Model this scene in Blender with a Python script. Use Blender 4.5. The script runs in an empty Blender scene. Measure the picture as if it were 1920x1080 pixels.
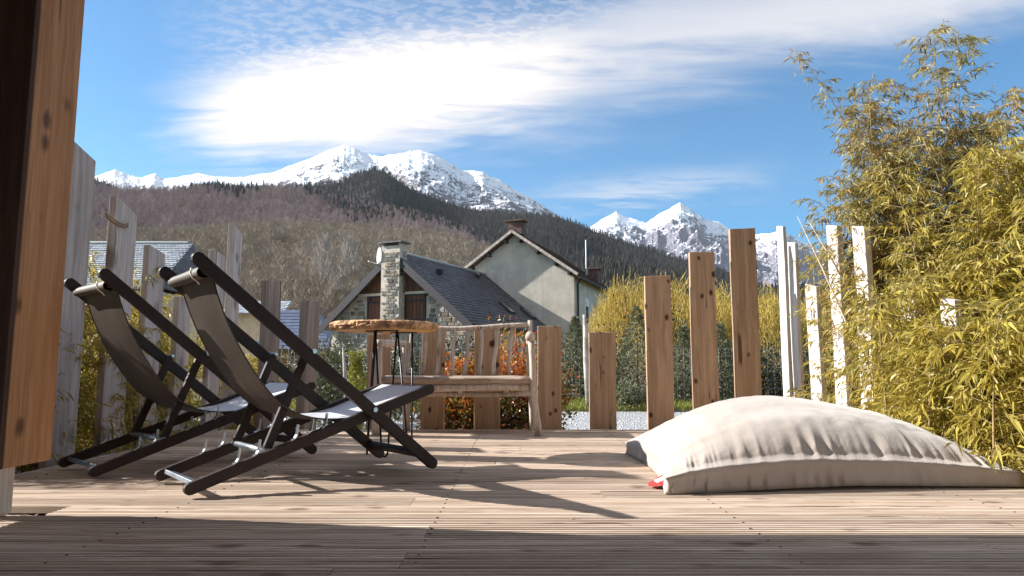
import bpy, math, random
import numpy as np
from mathutils import Vector, Matrix
S = bpy.context.scene
COL = S.collection
R = math.radians
rnd = random.Random(7)

# ---------------------------------------------------------------- camera
PITCH = R(6.58); CAMH = 0.5; FPX = 1300.0
cam_d = bpy.data.cameras.new('camera'); cam = bpy.data.objects.new('camera', cam_d)
COL.objects.link(cam); S.camera = cam
cam.location = (0, 0, CAMH); cam.rotation_euler = (math.pi/2 + PITCH, 0, 0)
cam_d.sensor_width = 36; cam_d.lens = 36*FPX/1920
cam_d.clip_start = 0.05; cam_d.clip_end = 40000

def ray(px, py):
    u = px-960; v = 540-py
    return (u, FPX*math.cos(PITCH)-v*math.sin(PITCH), FPX*math.sin(PITCH)+v*math.cos(PITCH))
def P(px, py, Y):                       # point seen at a pixel, at depth Y
    x, y, z = ray(px, py); return Vector((x/y*Y, Y, CAMH+z/y*Y))
def G(px, py, z=0.0):                   # point seen at a pixel, at height z
    x, y, zz = ray(px, py); t = (z-CAMH)/zz; return Vector((x*t, y*t, z))
def PX(px, py, X):                      # point seen at a pixel, on a plane of constant X
    x, y, z = ray(px, py); t = X/x; return Vector((X, y*t, CAMH+z*t))

# ---------------------------------------------------------------- light, sky
SUNV = Vector((-1.73, 0.30, 1.0)).normalized()
ELEV = math.asin(SUNV.z)
sun_d = bpy.data.lights.new('sun', 'SUN'); sun = bpy.data.objects.new('sun', sun_d); COL.objects.link(sun)
sun_d.energy = 5.0; sun_d.angle = R(0.5); sun_d.color = (1.0, 0.975, 0.935)
sun.rotation_euler = SUNV.to_track_quat('Z', 'Y').to_euler(); sun.location = (-20, 4, 12)
S.view_settings.view_transform = 'Standard'; S.view_settings.look = 'None'
S.view_settings.gamma = 1; S.view_settings.use_curve_mapping = False
S.view_settings.exposure = 1.32
W = bpy.data.worlds.new('World'); S.world = W; W.use_nodes = True
nt = W.node_tree; nt.nodes.clear()

class NT:
    """small node-building helper"""
    def __init__(s, tree): s.t = tree; s.n = tree.nodes; s.l = tree.links
    def new(s, typ, **kw):
        n = s.n.new(typ)
        for k, v in kw.items():
            if k.startswith('i_'):
                key = k[2:].replace('_', ' ')
                n.inputs[key].default_value = v
            else: setattr(n, k, v)
        return n
    def put(s, a, b):
        s.l.new(a, b)
    def val(s, sock, v):
        if isinstance(v, (int, float)): sock.default_value = v
        elif isinstance(v, tuple): sock.default_value = v
        else: s.l.new(v, sock)
    def math(s, op, a, b=0.0, c=None, clamp=False):
        n = s.n.new('ShaderNodeMath'); n.operation = op; n.use_clamp = clamp
        s.val(n.inputs[0], a); s.val(n.inputs[1], b)
        if c is not None: s.val(n.inputs[2], c)
        return n.outputs[0]
    def ss(s, x, a, b):                 # smoothstep a..b -> 0..1
        n = s.n.new('ShaderNodeMapRange'); n.interpolation_type = 'SMOOTHSTEP'
        s.val(n.inputs[0], x); s.val(n.inputs[1], a); s.val(n.inputs[2], b)
        n.inputs[3].default_value = 0; n.inputs[4].default_value = 1
        return n.outputs[0]
    def mix(s, f, a, b, mode='MIX'):
        n = s.n.new('ShaderNodeMix'); n.data_type = 'RGBA'; n.blend_type = mode
        s.val(n.inputs[0], f); s.val(n.inputs[6], a); s.val(n.inputs[7], b)
        return n.outputs[2]
    def noise(s, vec, scale, detail=4, rough=0.55, dist=0.0, dim='3D'):
        n = s.n.new('ShaderNodeTexNoise'); n.noise_dimensions = dim
        if vec is not None: s.l.new(vec, n.inputs['Vector'])
        n.inputs['Scale'].default_value = scale; n.inputs['Detail'].default_value = detail
        n.inputs['Roughness'].default_value = rough; n.inputs['Distortion'].default_value = dist
        return n.outputs[0]
    def scale(s, vec, v, off=None):
        n = s.n.new('ShaderNodeVectorMath'); n.operation = 'MULTIPLY'
        s.l.new(vec, n.inputs[0]); n.inputs[1].default_value = v
        o = n.outputs[0]
        if off is not None:
            m = s.n.new('ShaderNodeVectorMath'); m.operation = 'ADD'; s.l.new(o, m.inputs[0])
            s.val(m.inputs[1], off); o = m.outputs[0]
        return o

def c4(c): return (c[0], c[1], c[2], 1.0)

def build_world():
    h = NT(nt)
    sky = h.new('ShaderNodeTexSky'); sky.sky_type = 'NISHITA'; sky.sun_disc = False
    sky.sun_elevation = ELEV; sky.sun_rotation = math.atan2(SUNV.x, SUNV.y)
    sky.altitude = 900; sky.air_density = 1.0; sky.dust_density = 0.3; sky.ozone_density = 1.6
    tc = h.new('ShaderNodeTexCoord'); d = tc.outputs['Generated']
    sep = h.new('ShaderNodeSeparateXYZ'); h.put(d, sep.inputs[0])
    x, y, z = sep.outputs
    ys = h.math('MAXIMUM', y, 0.08)
    A = h.math('DIVIDE', x, ys); E = h.math('DIVIDE', z, ys)
    zz = h.math('MAXIMUM', z, 0.03)
    # cirrus layer coordinates: plane overhead
    cx = h.math('DIVIDE', x, h.math('ADD', zz, 0.12)); cy = h.math('DIVIDE', y, h.math('ADD', zz, 0.12))
    cv = h.new('ShaderNodeCombineXYZ'); h.put(cx, cv.inputs[0]); h.put(cy, cv.inputs[1])
    rot = h.new('ShaderNodeMapping'); h.put(cv.outputs[0], rot.inputs[0])
    rot.inputs['Rotation'].default_value = (0, 0, R(-28)); rot.inputs['Scale'].default_value = (0.55, 1.9, 1)
    rot2 = h.new('ShaderNodeMapping'); h.put(cv.outputs[0], rot2.inputs[0])
    rot2.inputs['Rotation'].default_value = (0, 0, R(-35)); rot2.inputs['Scale'].default_value = (1.0, 1.7, 1)
    n1 = h.noise(rot.outputs[0], 1.3, 7, 0.6, 0.6)
    n2 = h.noise(rot.outputs[0], 4.5, 6, 0.62, 0.8)
    n3 = h.noise(rot2.outputs[0], 26, 3, 0.6, 0.3)     # mottled ripples
    wob = h.math('MULTIPLY', h.math('SUBTRACT', n1, 0.5), 0.16)
    wob2 = h.math('MULTIPLY', h.math('SUBTRACT', n2, 0.5), 0.10)
    Ew = h.math('ADD', h.math('ADD', E, wob), wob2)
    Apos = h.math('MAXIMUM', A, 0.0)
    low = h.math('ADD', h.math('MULTIPLY', Apos, 0.235), h.math('ADD', 0.343, h.math('MULTIPLY', h.math('MINIMUM', A, 0.0), 0.07)))
    dd = h.math('SUBTRACT', Ew, low)
    body = h.ss(dd, -0.05, 0.085)
    fall = h.math('SUBTRACT', 1.0, h.math('MULTIPLY', h.ss(dd, 0.07, 0.26), 0.55))
    Aw = h.math('ADD', A, h.math('MULTIPLY', wob, 0.8))
    left = h.ss(h.math('ADD', Aw, h.math('MULTIPLY', h.math('SUBTRACT', n2, 0.5), 0.16)), -0.56, -0.36)
    band = h.math('MULTIPLY', h.math('MULTIPLY', body, fall), left)
    band = h.math('MULTIPLY', band, h.ss(h.math('ADD', h.math('MULTIPLY', n2, 0.5), h.math('MULTIPLY', n1, 0.6)), 0.12, 0.56))
    # blue slots that open between the streaks high up
    slot = h.ss(h.math('SUBTRACT', E, h.math('ADD', h.math('ADD', 0.475, h.math('MULTIPLY', h.math('MINIMUM', A, 0.0), 0.10)), h.math('MULTIPLY', Apos, 0.42))), -0.03, 0.05)
    rip = h.ss(n3, 0.42, 0.60)
    band = h.math('MULTIPLY', band, h.math('SUBTRACT', 1.0, h.math('MULTIPLY', slot, h.math('SUBTRACT', 0.72, h.math('MULTIPLY', rip, 0.50)))))
    # bright thick core low on the left
    ca = h.math('DIVIDE', h.math('SUBTRACT', A, -0.28), 0.34)
    ce = h.math('DIVIDE', h.math('SUBTRACT', h.math('SUBTRACT', Ew, h.math('MULTIPLY', A, 0.22)), 0.445), 0.10)
    r2 = h.math('ADD', h.math('MULTIPLY', ca, ca), h.math('MULTIPLY', ce, ce))
    core = h.math('MULTIPLY', h.math('SUBTRACT', 1.0, h.ss(r2, 0.0, 1.9)), h.math('MULTIPLY', h.math('MULTIPLY', body, left), h.ss(h.math('ADD', h.math('MULTIPLY', n2, .6), h.math('MULTIPLY', n1, .4)), 0.2, 0.55)))
    # thin wisp over the right peaks
    wl = h.math('SUBTRACT', E, h.math('ADD', 0.245, h.math('MULTIPLY', A, 0.10)))
    wl = h.math('ABSOLUTE', h.math('ADD', wl, h.math('MULTIPLY', wob2, 0.7)))
    wa = h.math('ABSOLUTE', h.math('SUBTRACT', A, 0.20))
    wisp = h.math('MULTIPLY', h.math('MULTIPLY', h.math('SUBTRACT', 1.0, h.ss(wl, 0.0, 0.04)), h.math('SUBTRACT', 1.0, h.ss(wa, 0.04, 0.24))), h.ss(n2, 0.32, 0.62))
    # light streaks everywhere else in the sky
    amb = h.math('MULTIPLY', h.ss(h.math('ADD', h.math('MULTIPLY', n1, .7), h.math('MULTIPLY', n2, .3)), 0.50, 0.85), 0.30)
    front = h.ss(y, 0.06, 0.25)
    cl = h.math('MULTIPLY', h.math('ADD', h.math('MULTIPLY', band, 0.74), h.math('ADD', h.math('MULTIPLY', core, 0.72), h.math('MULTIPLY', wisp, 0.5))), front)
    over = h.math('MULTIPLY', h.ss(z, 0.48, 0.80), h.ss(n1, 0.25, 0.6))  # unseen cloud cover added overhead, whitens the fill light in the shade
    rear_fill = h.math('MULTIPLY', h.math('SUBTRACT', 1.0, h.ss(y, -0.25, 0.1)), h.math('MULTIPLY', h.ss(h.math('ADD', h.math('MULTIPLY', n1, .6), h.math('MULTIPLY', n2, .4)), 0.32, 0.6), h.ss(z, 0.0, 0.15)))  # more unseen cloud added behind the camera for neutral fill light
    cl = h.math('ADD', cl, h.math('MULTIPLY', amb, 0.12)); cl = h.math('MAXIMUM', cl, h.math('MULTIPLY', rear_fill, 0.7))
    cl = h.math('MAXIMUM', cl, h.math('MULTIPLY', over, 0.62)); cl = h.math('MINIMUM', cl, 1.0)
    tint = h.mix(1.0, sky.outputs[0], (0.25, 0.93, 1.26, 1), 'MULTIPLY')
    col = h.mix(cl, tint, (7.6, 7.15, 6.9, 1))
    bg = h.new('ShaderNodeBackground'); bg.inputs[1].default_value = 0.055
    out = h.new('ShaderNodeOutputWorld'); h.put(col, bg.inputs[0]); h.put(bg.outputs[0], out.inputs[0])
build_world()

# ---------------------------------------------------------------- materials
MATS = {}
def newmat(name):
    m = bpy.data.materials.new(name); m.use_nodes = True
    t = m.node_tree; t.nodes.clear(); h = NT(t)
    o = h.new('ShaderNodeOutputMaterial'); b = h.new('ShaderNodeBsdfPrincipled'); h.put(b.outputs[0], o.inputs[0])
    MATS[name] = m
    return m, h, b, o
def objcoord(h, rndoff=True):
    tc = h.new('ShaderNodeTexCoord')
    if not rndoff: return tc.outputs['Object'], None
    oi = h.new('ShaderNodeObjectInfo')
    off = h.math('MULTIPLY', oi.outputs['Random'], 37.0)
    a = h.new('ShaderNodeVectorMath'); a.operation = 'ADD'
    h.put(tc.outputs['Object'], a.inputs[0]); h.put(off, a.inputs[1])
    return a.outputs[0], oi.outputs['Random']
def bump(h, b, height, strength=0.3, dist=0.01):
    n = h.new('ShaderNodeBump'); n.inputs['Strength'].default_value = strength; n.inputs['Distance'].default_value = dist
    h.put(height, n.inputs['Height']); h.put(n.outputs[0], b.inputs['Normal'])

def wood(name, light, dark, knotc, axis='Z', g=38.0, knots=1.0, rough=0.75, tintvar=0.25, stain=None, kscale=4.2, bs=0.35):
    m, h, b, o = newmat(name)
    v, r = objcoord(h)
    sc = {'Z': (g, g, g*0.035), 'X': (g*0.02, g, g), 'Y': (g, g*0.035, g)}[axis]
    warp = h.noise(v, 2.2, 3, 0.5)
    wv = h.new('ShaderNodeVectorMath'); wv.operation = 'ADD'; h.put(v, wv.inputs[0])
    cw = h.new('ShaderNodeCombineXYZ'); w_ = h.math('MULTIPLY', warp, 0.07)
    for i in range(3): h.put(w_, cw.inputs[i])
    h.put(cw.outputs[0], wv.inputs[1])
    gv = h.scale(wv.outputs[0], sc)
    n1 = h.noise(gv, 1.0, 5, 0.62)
    n2 = h.noise(h.scale(v, (sc[0]*3.4, sc[1]*3.4, sc[2]*3.4)), 1.0, 3, 0.6)
    grain = h.math('ADD', h.math('MULTIPLY', n1, 0.65), h.math('MULTIPLY', n2, 0.35))
    f = h.ss(grain, 0.36, 0.66)
    col = h.mix(f, c4(dark), c4(light))
    # broad discolouration
    bl = h.noise(h.scale(v, {'Z': (3, 3, 1), 'X': (0.7, 3, 3), 'Y': (3, 1, 3)}[axis]), 1.6, 4, 0.6)
    col = h.mix(h.math('MULTIPLY', h.ss(bl, 0.45, 0.75), 0.55), col, c4(stain if stain else tuple(0.55*(a+b_) for a, b_ in zip(light, dark))))
    if knots > 0:
        vo = h.new('ShaderNodeTexVoronoi'); vo.inputs['Scale'].default_value = kscale
        ks = {'Z': (1.15, 1.15, 0.8), 'X': (0.8, 1.3, 1.3), 'Y': (1.3, 0.8, 1.3)}[axis]
        h.put(h.scale(wv.outputs[0], ks), vo.inputs['Vector'])
        vd = h.math('ADD', vo.outputs['Distance'], h.math('MULTIPLY', h.math('SUBTRACT', n1, 0.5), 0.10))
        k = h.math('SUBTRACT', 1.0, h.ss(h.math('ADD', vd, h.math('MULTIPLY', h.math('SUBTRACT', bl, 0.5), 0.35)), 0.06, 0.22))
        col = h.mix(h.math('MULTIPLY', k, 0.85*knots), col, c4(knotc))
    cs = {'Z': (g*.9, g*.9, .9), 'X': (.5, g*.9, g*.9), 'Y': (g*.9, .9, g*.9)}[axis]
    ck = h.noise(h.scale(wv.outputs[0], cs), 1.0, 2, 0.4)
    col = h.mix(h.math('MULTIPLY', h.ss(ck, 0.68, 0.72), 0.8), col, c4(knotc))
    tv = h.math('ADD', 1.0 - tintvar*0.5, h.math('MULTIPLY', r, tintvar))
    hs = h.new('ShaderNodeHueSaturation'); h.put(col, hs.inputs['Color']); h.put(tv, hs.inputs['Value'])
    h.put(hs.outputs[0], b.inputs['Base Color'])
    b.inputs['Roughness'].default_value = rough; b.inputs['Specular IOR Level'].default_value = 0.06 if name == 'deck_wood' else 0.2
    bump(h, b, grain, bs, 0.004)
    return m

def plain(name, col, rough=0.6, metal=0.0, var=0.12, nscale=12, spec=0.4, bs=0.1, bscale=60, bdist=0.002):
    m, h, b, o = newmat(name)
    v, r = objcoord(h)
    n = h.noise(v, nscale, 4, 0.6)
    lo = tuple(c*(1-var*1.3) for c in col); hi = tuple(min(1, c*(1+var)) for c in col)
    h.put(h.mix(h.ss(n, 0.3, 0.7), c4(lo), c4(hi)), b.inputs['Base Color'])
    b.inputs['Roughness'].default_value = rough; b.inputs['Metallic'].default_value = metal
    b.inputs['Specular IOR Level'].default_value = spec
    if bs: bump(h, b, h.noise(v, bscale, 3, 0.6), bs, bdist)
    return m

def leafmat(name, cols, trans=0.35, rough=0.5, big=None):
    """colours per leaf island, mixed by a random number of the island"""
    m, h, b, o = newmat(name)
    gi = h.new('ShaderNodeNewGeometry')
    cr = h.new('ShaderNodeValToRGB'); cr.color_ramp.interpolation = 'LINEAR'
    e = cr.color_ramp.elements
    while len(e) < len(cols): e.new(0.5)
    for i, c in enumerate(cols):
        e[i].position = i/(len(cols)-1); e[i].color = c4(c)
    tc = h.new('ShaderNodeTexCoord')
    n = h.noise(tc.outputs['Object'], big or 2.0, 3, 0.5)
    f = h.math('ADD', h.math('MULTIPLY', gi.outputs['Random Per Island'], 0.55), h.math('MULTIPLY', h.ss(n, 0.3, 0.7), 0.45))
    h.put(f, cr.inputs[0])
    h.put(cr.outputs[0], b.inputs['Base Color']); b.inputs['Roughness'].default_value = rough
    b.inputs['Specular IOR Level'].default_value = 0.3
    tr = h.new('ShaderNodeBsdfTranslucent'); h.put(cr.outputs[0], tr.inputs[0])
    mx = h.new('ShaderNodeMixShader'); mx.inputs[0].default_value = trans
    h.put(b.outputs[0], mx.inputs[1]); h.put(tr.outputs[0], mx.inputs[2]); h.put(mx.outputs[0], o.inputs[0])
    return m

# ---------------------------------------------------------------- mesh helpers
def setp(o, label=None, cat=None, group=None, kind=None):
    if label: o['label'] = label
    if cat: o['category'] = cat
    if group: o['group'] = group
    if kind: o['kind'] = kind
    return o
def link(name, me, parent=None, loc=None, rot=None):
    o = bpy.data.objects.new(name, me); COL.objects.link(o)
    if parent is not None: o.parent = parent
    if loc is not None: o.location = loc
    if rot is not None: o.rotation_euler = rot
    return o
def empty(name, loc, rz=0.0):
    o = bpy.data.objects.new(name, None); COL.objects.link(o)
    o.empty_display_size = 0.1; o.location = loc; o.rotation_euler = (0, 0, rz); return o

def mesh_np(name, V, F, mat, smooth=False):
    V = np.asarray(V, dtype=np.float32); F = np.asarray(F, dtype=np.int32)
    me = bpy.data.meshes.new(name); k = F.shape[1]
    me.vertices.add(len(V)); me.vertices.foreach_set('co', V.ravel())
    me.loops.add(F.size); me.loops.foreach_set('vertex_index', F.ravel())
    me.polygons.add(len(F)); me.polygons.foreach_set('loop_start', np.arange(0, F.size, k, dtype=np.int32))
    me.polygons.foreach_set('loop_total', np.full(len(F), k, dtype=np.int32))
    me.polygons.foreach_set('use_smooth', np.full(len(F), smooth, dtype=bool))
    me.update(calc_edges=True); me.validate()
    if mat is not None: me.materials.append(mat)
    return me

class MB:
    def __init__(s): s.v = []; s.f = []
    def add(s, V, F):
        b = len(s.v); s.v += [tuple(p) for p in V]; s.f += [tuple(i+b for i in q) for q in F]; return s
    def box(s, c, size, rot=None):
        hx, hy, hz = size[0]/2, size[1]/2, size[2]/2
        V = [Vector((x, y, z)) for x in (-hx, hx) for y in (-hy, hy) for z in (-hz, hz)]
        if rot is not None: V = [rot @ p for p in V]
        V = [p + Vector(c) for p in V]
        return s.add(V, [(0, 1, 3, 2), (4, 6, 7, 5), (0, 4, 5, 1), (2, 3, 7, 6), (0, 2, 6, 4), (1, 5, 7, 3)])
    def tube(s, pts, rad, n=8, caps=True, flat=None):
        pts = [Vector(p) for p in pts]; m = len(pts)
        if not hasattr(rad, '__len__'): rad = [rad]*m
        V = []; up0 = None
        for i, p in enumerate(pts):
            t = (pts[min(i+1, m-1)]-pts[max(i-1, 0)]).normalized()
            if up0 is None:
                a = Vector((0, 0, 1)) if abs(t.z) < 0.9 else Vector((1, 0, 0))
                up0 = t.cross(a).normalized()
            sd = (up0 - t*up0.dot(t)).normalized(); up0 = sd
            bt = t.cross(sd)
            for k in range(n):
                a = 2*math.pi*k/n
                V.append(p + (sd*math.cos(a) + bt*math.sin(a)*(flat or 1))*rad[i])
        F = []
        for i in range(m-1):
            for k in range(n):
                a = i*n+k; b = i*n+(k+1) % n
                F.append((a, b, b+n, a+n))
        if caps:
            F.append(tuple(range(n-1, -1, -1))); F.append(tuple((m-1)*n+k for k in range(n)))
        return s.add(V, F)
    def bar(s, p0, p1, w, t, side, ends=0):
        """rectangular bar p0->p1; `side` = direction of its thickness t, w = width"""
        p0, p1 = Vector(p0), Vector(p1); d = (p1-p0).normalized(); sd = Vector(side).normalized()
        up = d.cross(sd).normalized()
        n = 6 if ends else 0
        prof = []
        if ends:
            L = (p1-p0).length; r = w/2
            for k in range(n+1):
                a = -math.pi/2 + math.pi*k/n; prof.append((L-r+r*math.cos(a), r*math.sin(a)))
            for k in range(n+1):
                a = math.pi/2 + math.pi*k/n; prof.append((r+r*math.cos(a), r*math.sin(a)))
        else:
            L = (p1-p0).length; prof = [(0, -w/2), (L, -w/2), (L, w/2), (0, w/2)]
        V = []; m = len(prof)
        for sg in (-1, 1):
            for (a, b_) in prof: V.append(p0+d*a+up*b_+sd*(sg*t/2))
        F = [tuple(range(m-1, -1, -1)), tuple(range(m, 2*m))]
        for k in range(m): F.append((k, (k+1) % m, (k+1) % m+m, k+m))
        return s.add(V, F)
    def mesh(s, name, mat, smooth=False):
        me = bpy.data.meshes.new(name); me.from_pydata(s.v, [], s.f); me.update()
        if mat is not None: me.materials.append(mat)
        if smooth:
            for p in me.polygons: p.use_smooth = True
        return me
    def build(s, name, mat, parent=None, loc=None, rot=None, smooth=False, bevel=0, autosm=False):
        o = link(name, s.mesh(name, mat, smooth), parent, loc, rot)
        if bevel:
            m = o.modifiers.new('bevel', 'BEVEL'); m.width = bevel; m.segments = 2; m.limit_method = 'ANGLE'; m.angle_limit = R(40)
        return o

# numpy value noise
_rs = np.random.RandomState(11); _TAB = _rs.rand(512, 512)
def vnoise(x, y):
    xi = np.floor(x).astype(int); yi = np.floor(y).astype(int); fx = x-xi; fy = y-yi
    fx = fx*fx*(3-2*fx); fy = fy*fy*(3-2*fy)
    a = _TAB[xi % 512, yi % 512]; b = _TAB[(xi+1) % 512, yi % 512]; c = _TAB[xi % 512, (yi+1) % 512]; d = _TAB[(xi+1) % 512, (yi+1) % 512]
    return (a*(1-fx)+b*fx)*(1-fy)+(c*(1-fx)+d*fx)*fy
def fbm(x, y, oct=5, g=0.5):
    t = 0; a = 1; n = 0
    for i in range(oct):
        t = t + a*vnoise(x*2**i+17.3*i, y*2**i+5.1*i); n += a; a *= g
    return t/n
def ridged(x, y, oct=6, g=0.55):
    t = 0; a = 1; n = 0
    for i in range(oct):
        t = t + a*(1-np.abs(2*vnoise(x*2**i+9.3*i, y*2**i+3.7*i)-1)); n += a; a *= g
    return t/n

# named materials
wood('deck_wood', (0.72, 0.60, 0.49), (0.38, 0.275, 0.20), (0.12, 0.06, 0.035), 'X', 36, 0.7, 0.95, 0.42, stain=(0.56, 0.44, 0.34), kscale=5.0, bs=0.5)
wood('post_brown', (0.50, 0.34, 0.225), (0.31, 0.195, 0.12), (0.06, 0.025, 0.014), 'Z', 30, 1.15, 0.8, 0.34, stain=(0.42, 0.27, 0.165), kscale=8.0)
wood('post_grey', (0.60, 0.53, 0.50), (0.38, 0.32, 0.30), (0.12, 0.08, 0.06), 'Z', 26, 0.8, 0.85, 0.2, stain=(0.36, 0.30, 0.27), kscale=3.1)
wood('post_white', (0.72, 0.66, 0.60), (0.46, 0.40, 0.35), (0.25, 0.17, 0.12), 'Z', 30, 0.6, 0.8, 0.1, stain=(0.6, 0.54, 0.48), kscale=3.2)
wood('post_beam', (0.42, 0.35, 0.30), (0.22, 0.175, 0.15), (0.12, 0.08, 0.06), 'Z', 26, 0.5, 0.85, 0.1, kscale=3)
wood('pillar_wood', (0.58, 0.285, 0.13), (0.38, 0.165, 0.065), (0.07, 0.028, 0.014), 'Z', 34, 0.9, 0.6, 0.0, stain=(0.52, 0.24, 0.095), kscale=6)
wood('pillar_shade', (0.10, 0.05, 0.034), (0.055, 0.028, 0.02), (0.02, 0.01, 0.008), 'Z', 34, 0.4, 0.7, 0.0, kscale=6)  # near-black wood tone, holds the shade of the pillar's near face
wood('log_wood', (0.68, 0.58, 0.50), (0.36, 0.27, 0.205), (0.10, 0.05, 0.03), 'Z', 46, 0.5, 0.7, 0.2, kscale=6)
wood('seat_wood', (0.56, 0.45, 0.36), (0.27, 0.185, 0.135), (0.08, 0.04, 0.02), 'X', 40, 0.7, 0.7, 0.2, kscale=4)
wood('table_wood', (0.90, 0.52, 0.16), (0.70, 0.34, 0.08), (0.12, 0.04, 0.015), 'X', 22, 0.8, 0.45, 0.0, kscale=4)
wood('door_wood', (0.17, 0.085, 0.055), (0.09, 0.045, 0.03), (0.015, 0.008, 0.004), 'Z', 10, 0.0, 0.7, 0.3)
plain('bark', (0.55, 0.31, 0.16), 0.9, var=0.5, nscale=22, bs=0.9, bscale=40, bdist=0.02)
plain('chair_paint', (0.036, 0.023, 0.019), 0.55, var=0.15, spec=0.25, bs=0.05)
plain('steel', (0.62, 0.64, 0.67), 0.28, metal=1.0, var=0.08, bs=0)
plain('steel_dull', (0.36, 0.39, 0.43), 0.35, metal=0.9, var=0.15, bs=0.05)
plain('black_rod', (0.018, 0.016, 0.018), 0.35, metal=0.3, var=0.1, bs=0)
plain('slate', (0.105, 0.098, 0.108), 0.55, var=0.35, nscale=3, spec=0.5, bs=0.2, bscale=8)
plain('slate_pale', (0.34, 0.36, 0.39), 0.6, var=0.25, nscale=2.5, spec=0.5, bs=0.2, bscale=8)
plain('slate_blue', (0.13, 0.16, 0.24), 0.5, var=0.15, nscale=2, bs=0)
plain('roof_tile', (0.13, 0.075, 0.06), 0.8, var=0.4, nscale=5, bs=0.3, bscale=14)
plain('mortar', (0.58, 0.50, 0.42), 0.95, var=0.2, nscale=4, bs=0.5, bscale=30, bdist=0.02)
plain('render_wall', (0.60, 0.53, 0.44), 0.95, var=0.13, nscale=1.4, bs=0.3, bscale=10, bdist=0.02)
plain('ochre_wall', (0.55, 0.27, 0.10), 0.9, var=0.1, nscale=2, bs=0)
plain('cream_wall', (0.60, 0.50, 0.36), 0.9, var=0.1, nscale=2, bs=0)
plain('white_paint', (0.75, 0.75, 0.75), 0.5, var=0.05)
plain('dark_trim', (0.040, 0.032, 0.036), 0.6, var=0.2)
plain('glass_dark', (0.03, 0.035, 0.045), 0.08, var=0.1, spec=0.8, bs=0)
plain('car_paint', (0.05, 0.055, 0.07), 0.22, metal=0.4, var=0.05, bs=0, spec=0.8)
plain('rubber', (0.015, 0.015, 0.016), 0.8, var=0.2)
plain('galvanised', (0.5, 0.52, 0.52), 0.45, metal=0.8, var=0.1, bs=0)
plain('bark_grey', (0.42, 0.36, 0.31), 0.9, var=0.3, nscale=6, bs=0.6, bscale=25, bdist=0.01)
plain('bark_dark', (0.09, 0.065, 0.05), 0.9, var=0.3, nscale=6, bs=0.6, bscale=25, bdist=0.01)
plain('culm', (0.30, 0.22, 0.10), 0.5, var=0.3, nscale=5, bs=0)
plain('concrete', (0.52, 0.49, 0.45), 0.95, var=0.25, nscale=18, bs=0.9, bscale=70, bdist=0.01)
plain('soil', (0.035, 0.026, 0.02), 0.95, var=0.4, nscale=14, bs=0.8, bscale=40, bdist=0.02)
plain('label_red', (0.62, 0.03, 0.03), 0.7, var=0.1, bs=0)
plain('label_white', (0.85, 0.83, 0.82), 0.7, var=0.03, bs=0)
plain('thread', (0.82, 0.76, 0.68), 0.8, var=0.1, bs=0)
leafmat('bamboo_leaf', [(0.22, 0.195, 0.045), (0.46, 0.34, 0.06), (0.29, 0.25, 0.045), (0.60, 0.47, 0.10), (0.17, 0.16, 0.05), (0.76, 0.62, 0.24)], 0.40, 0.42, 1.6)
leafmat('bamboo_leaf_dry', [(0.40, 0.29, 0.08), (0.23, 0.20, 0.06), (0.52, 0.41, 0.13), (0.19, 0.175, 0.065), (0.42, 0.23, 0.08), (0.64, 0.53, 0.24)], 0.36, 0.5, 1.5)
leafmat('willow_leaf', [(0.34, 0.24, 0.06), (0.54, 0.40, 0.09), (0.44, 0.32, 0.07), (0.66, 0.51, 0.15)], 0.25, 0.6, 0.8)
leafmat('photinia_leaf', [(0.46, 0.05, 0.03), (0.58, 0.20, 0.03), (0.36, 0.05, 0.035), (0.56, 0.30, 0.05), (0.24, 0.22, 0.05), (0.40, 0.14, 0.08)], 0.3, 0.35, 3.0)
leafmat('photinia_green', [(0.12, 0.13, 0.03), (0.30, 0.27, 0.05), (0.07, 0.08, 0.03), (0.16, 0.06, 0.04), (0.24, 0.16, 0.10)], 0.25, 0.35, 5.0)
leafmat('shrub_leaf', [(0.10, 0.11, 0.045), (0.05, 0.06, 0.025), (0.17, 0.17, 0.08), (0.07, 0.075, 0.035)], 0.2, 0.45, 2.0)
leafmat('dark_leaf', [(0.035, 0.038, 0.02), (0.06, 0.06, 0.03), (0.10, 0.09, 0.05), (0.03, 0.03, 0.018)], 0.15, 0.5, 2.0)
leafmat('conifer_leaf', [(0.13, 0.14, 0.07), (0.22, 0.22, 0.12), (0.09, 0.10, 0.05), (0.34, 0.33, 0.20)], 0.15, 0.5, 3.0)
leafmat('ivy_leaf', [(0.20, 0.21, 0.03), (0.34, 0.31, 0.05), (0.10, 0.12, 0.03)], 0.25, 0.5, 3.0)
leafmat('grass_blade', [(0.16, 0.19, 0.03), (0.28, 0.28, 0.06), (0.22, 0.24, 0.04), (0.35, 0.31, 0.12)], 0.3, 0.6, 3.0)
leafmat('twig_brown', [(0.26, 0.18, 0.11), (0.38, 0.28, 0.18), (0.19, 0.13, 0.085)], 0.1, 0.8, 2.0)

def render_wall():
    m = MATS['render_wall']; m.node_tree.nodes.clear(); h = NT(m.node_tree)
    o = h.new('ShaderNodeOutputMaterial'); b = h.new('ShaderNodeBsdfPrincipled'); h.put(b.outputs[0], o.inputs[0])
    tc = h.new('ShaderNodeTexCoord'); v = tc.outputs['Object']
    n = h.noise(v, .9, 6, .65); st = h.noise(h.scale(v, (5, 5, .25)), 1.0, 4, .6); f = h.noise(v, 9, 5, .7)
    col = h.mix(h.ss(n, .35, .65), (0.50, 0.44, 0.365, 1), (0.64, 0.57, 0.48, 1))
    col = h.mix(h.math('MULTIPLY', h.ss(st, .52, .75), .45), col, (0.36, 0.31, 0.26, 1))
    col = h.mix(h.math('MULTIPLY', h.ss(f, .55, .75), .3), col, (0.42, 0.38, 0.32, 1))
    h.put(col, b.inputs['Base Color']); b.inputs['Roughness'].default_value = .95; bump(h, b, f, .4, .03)
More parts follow.
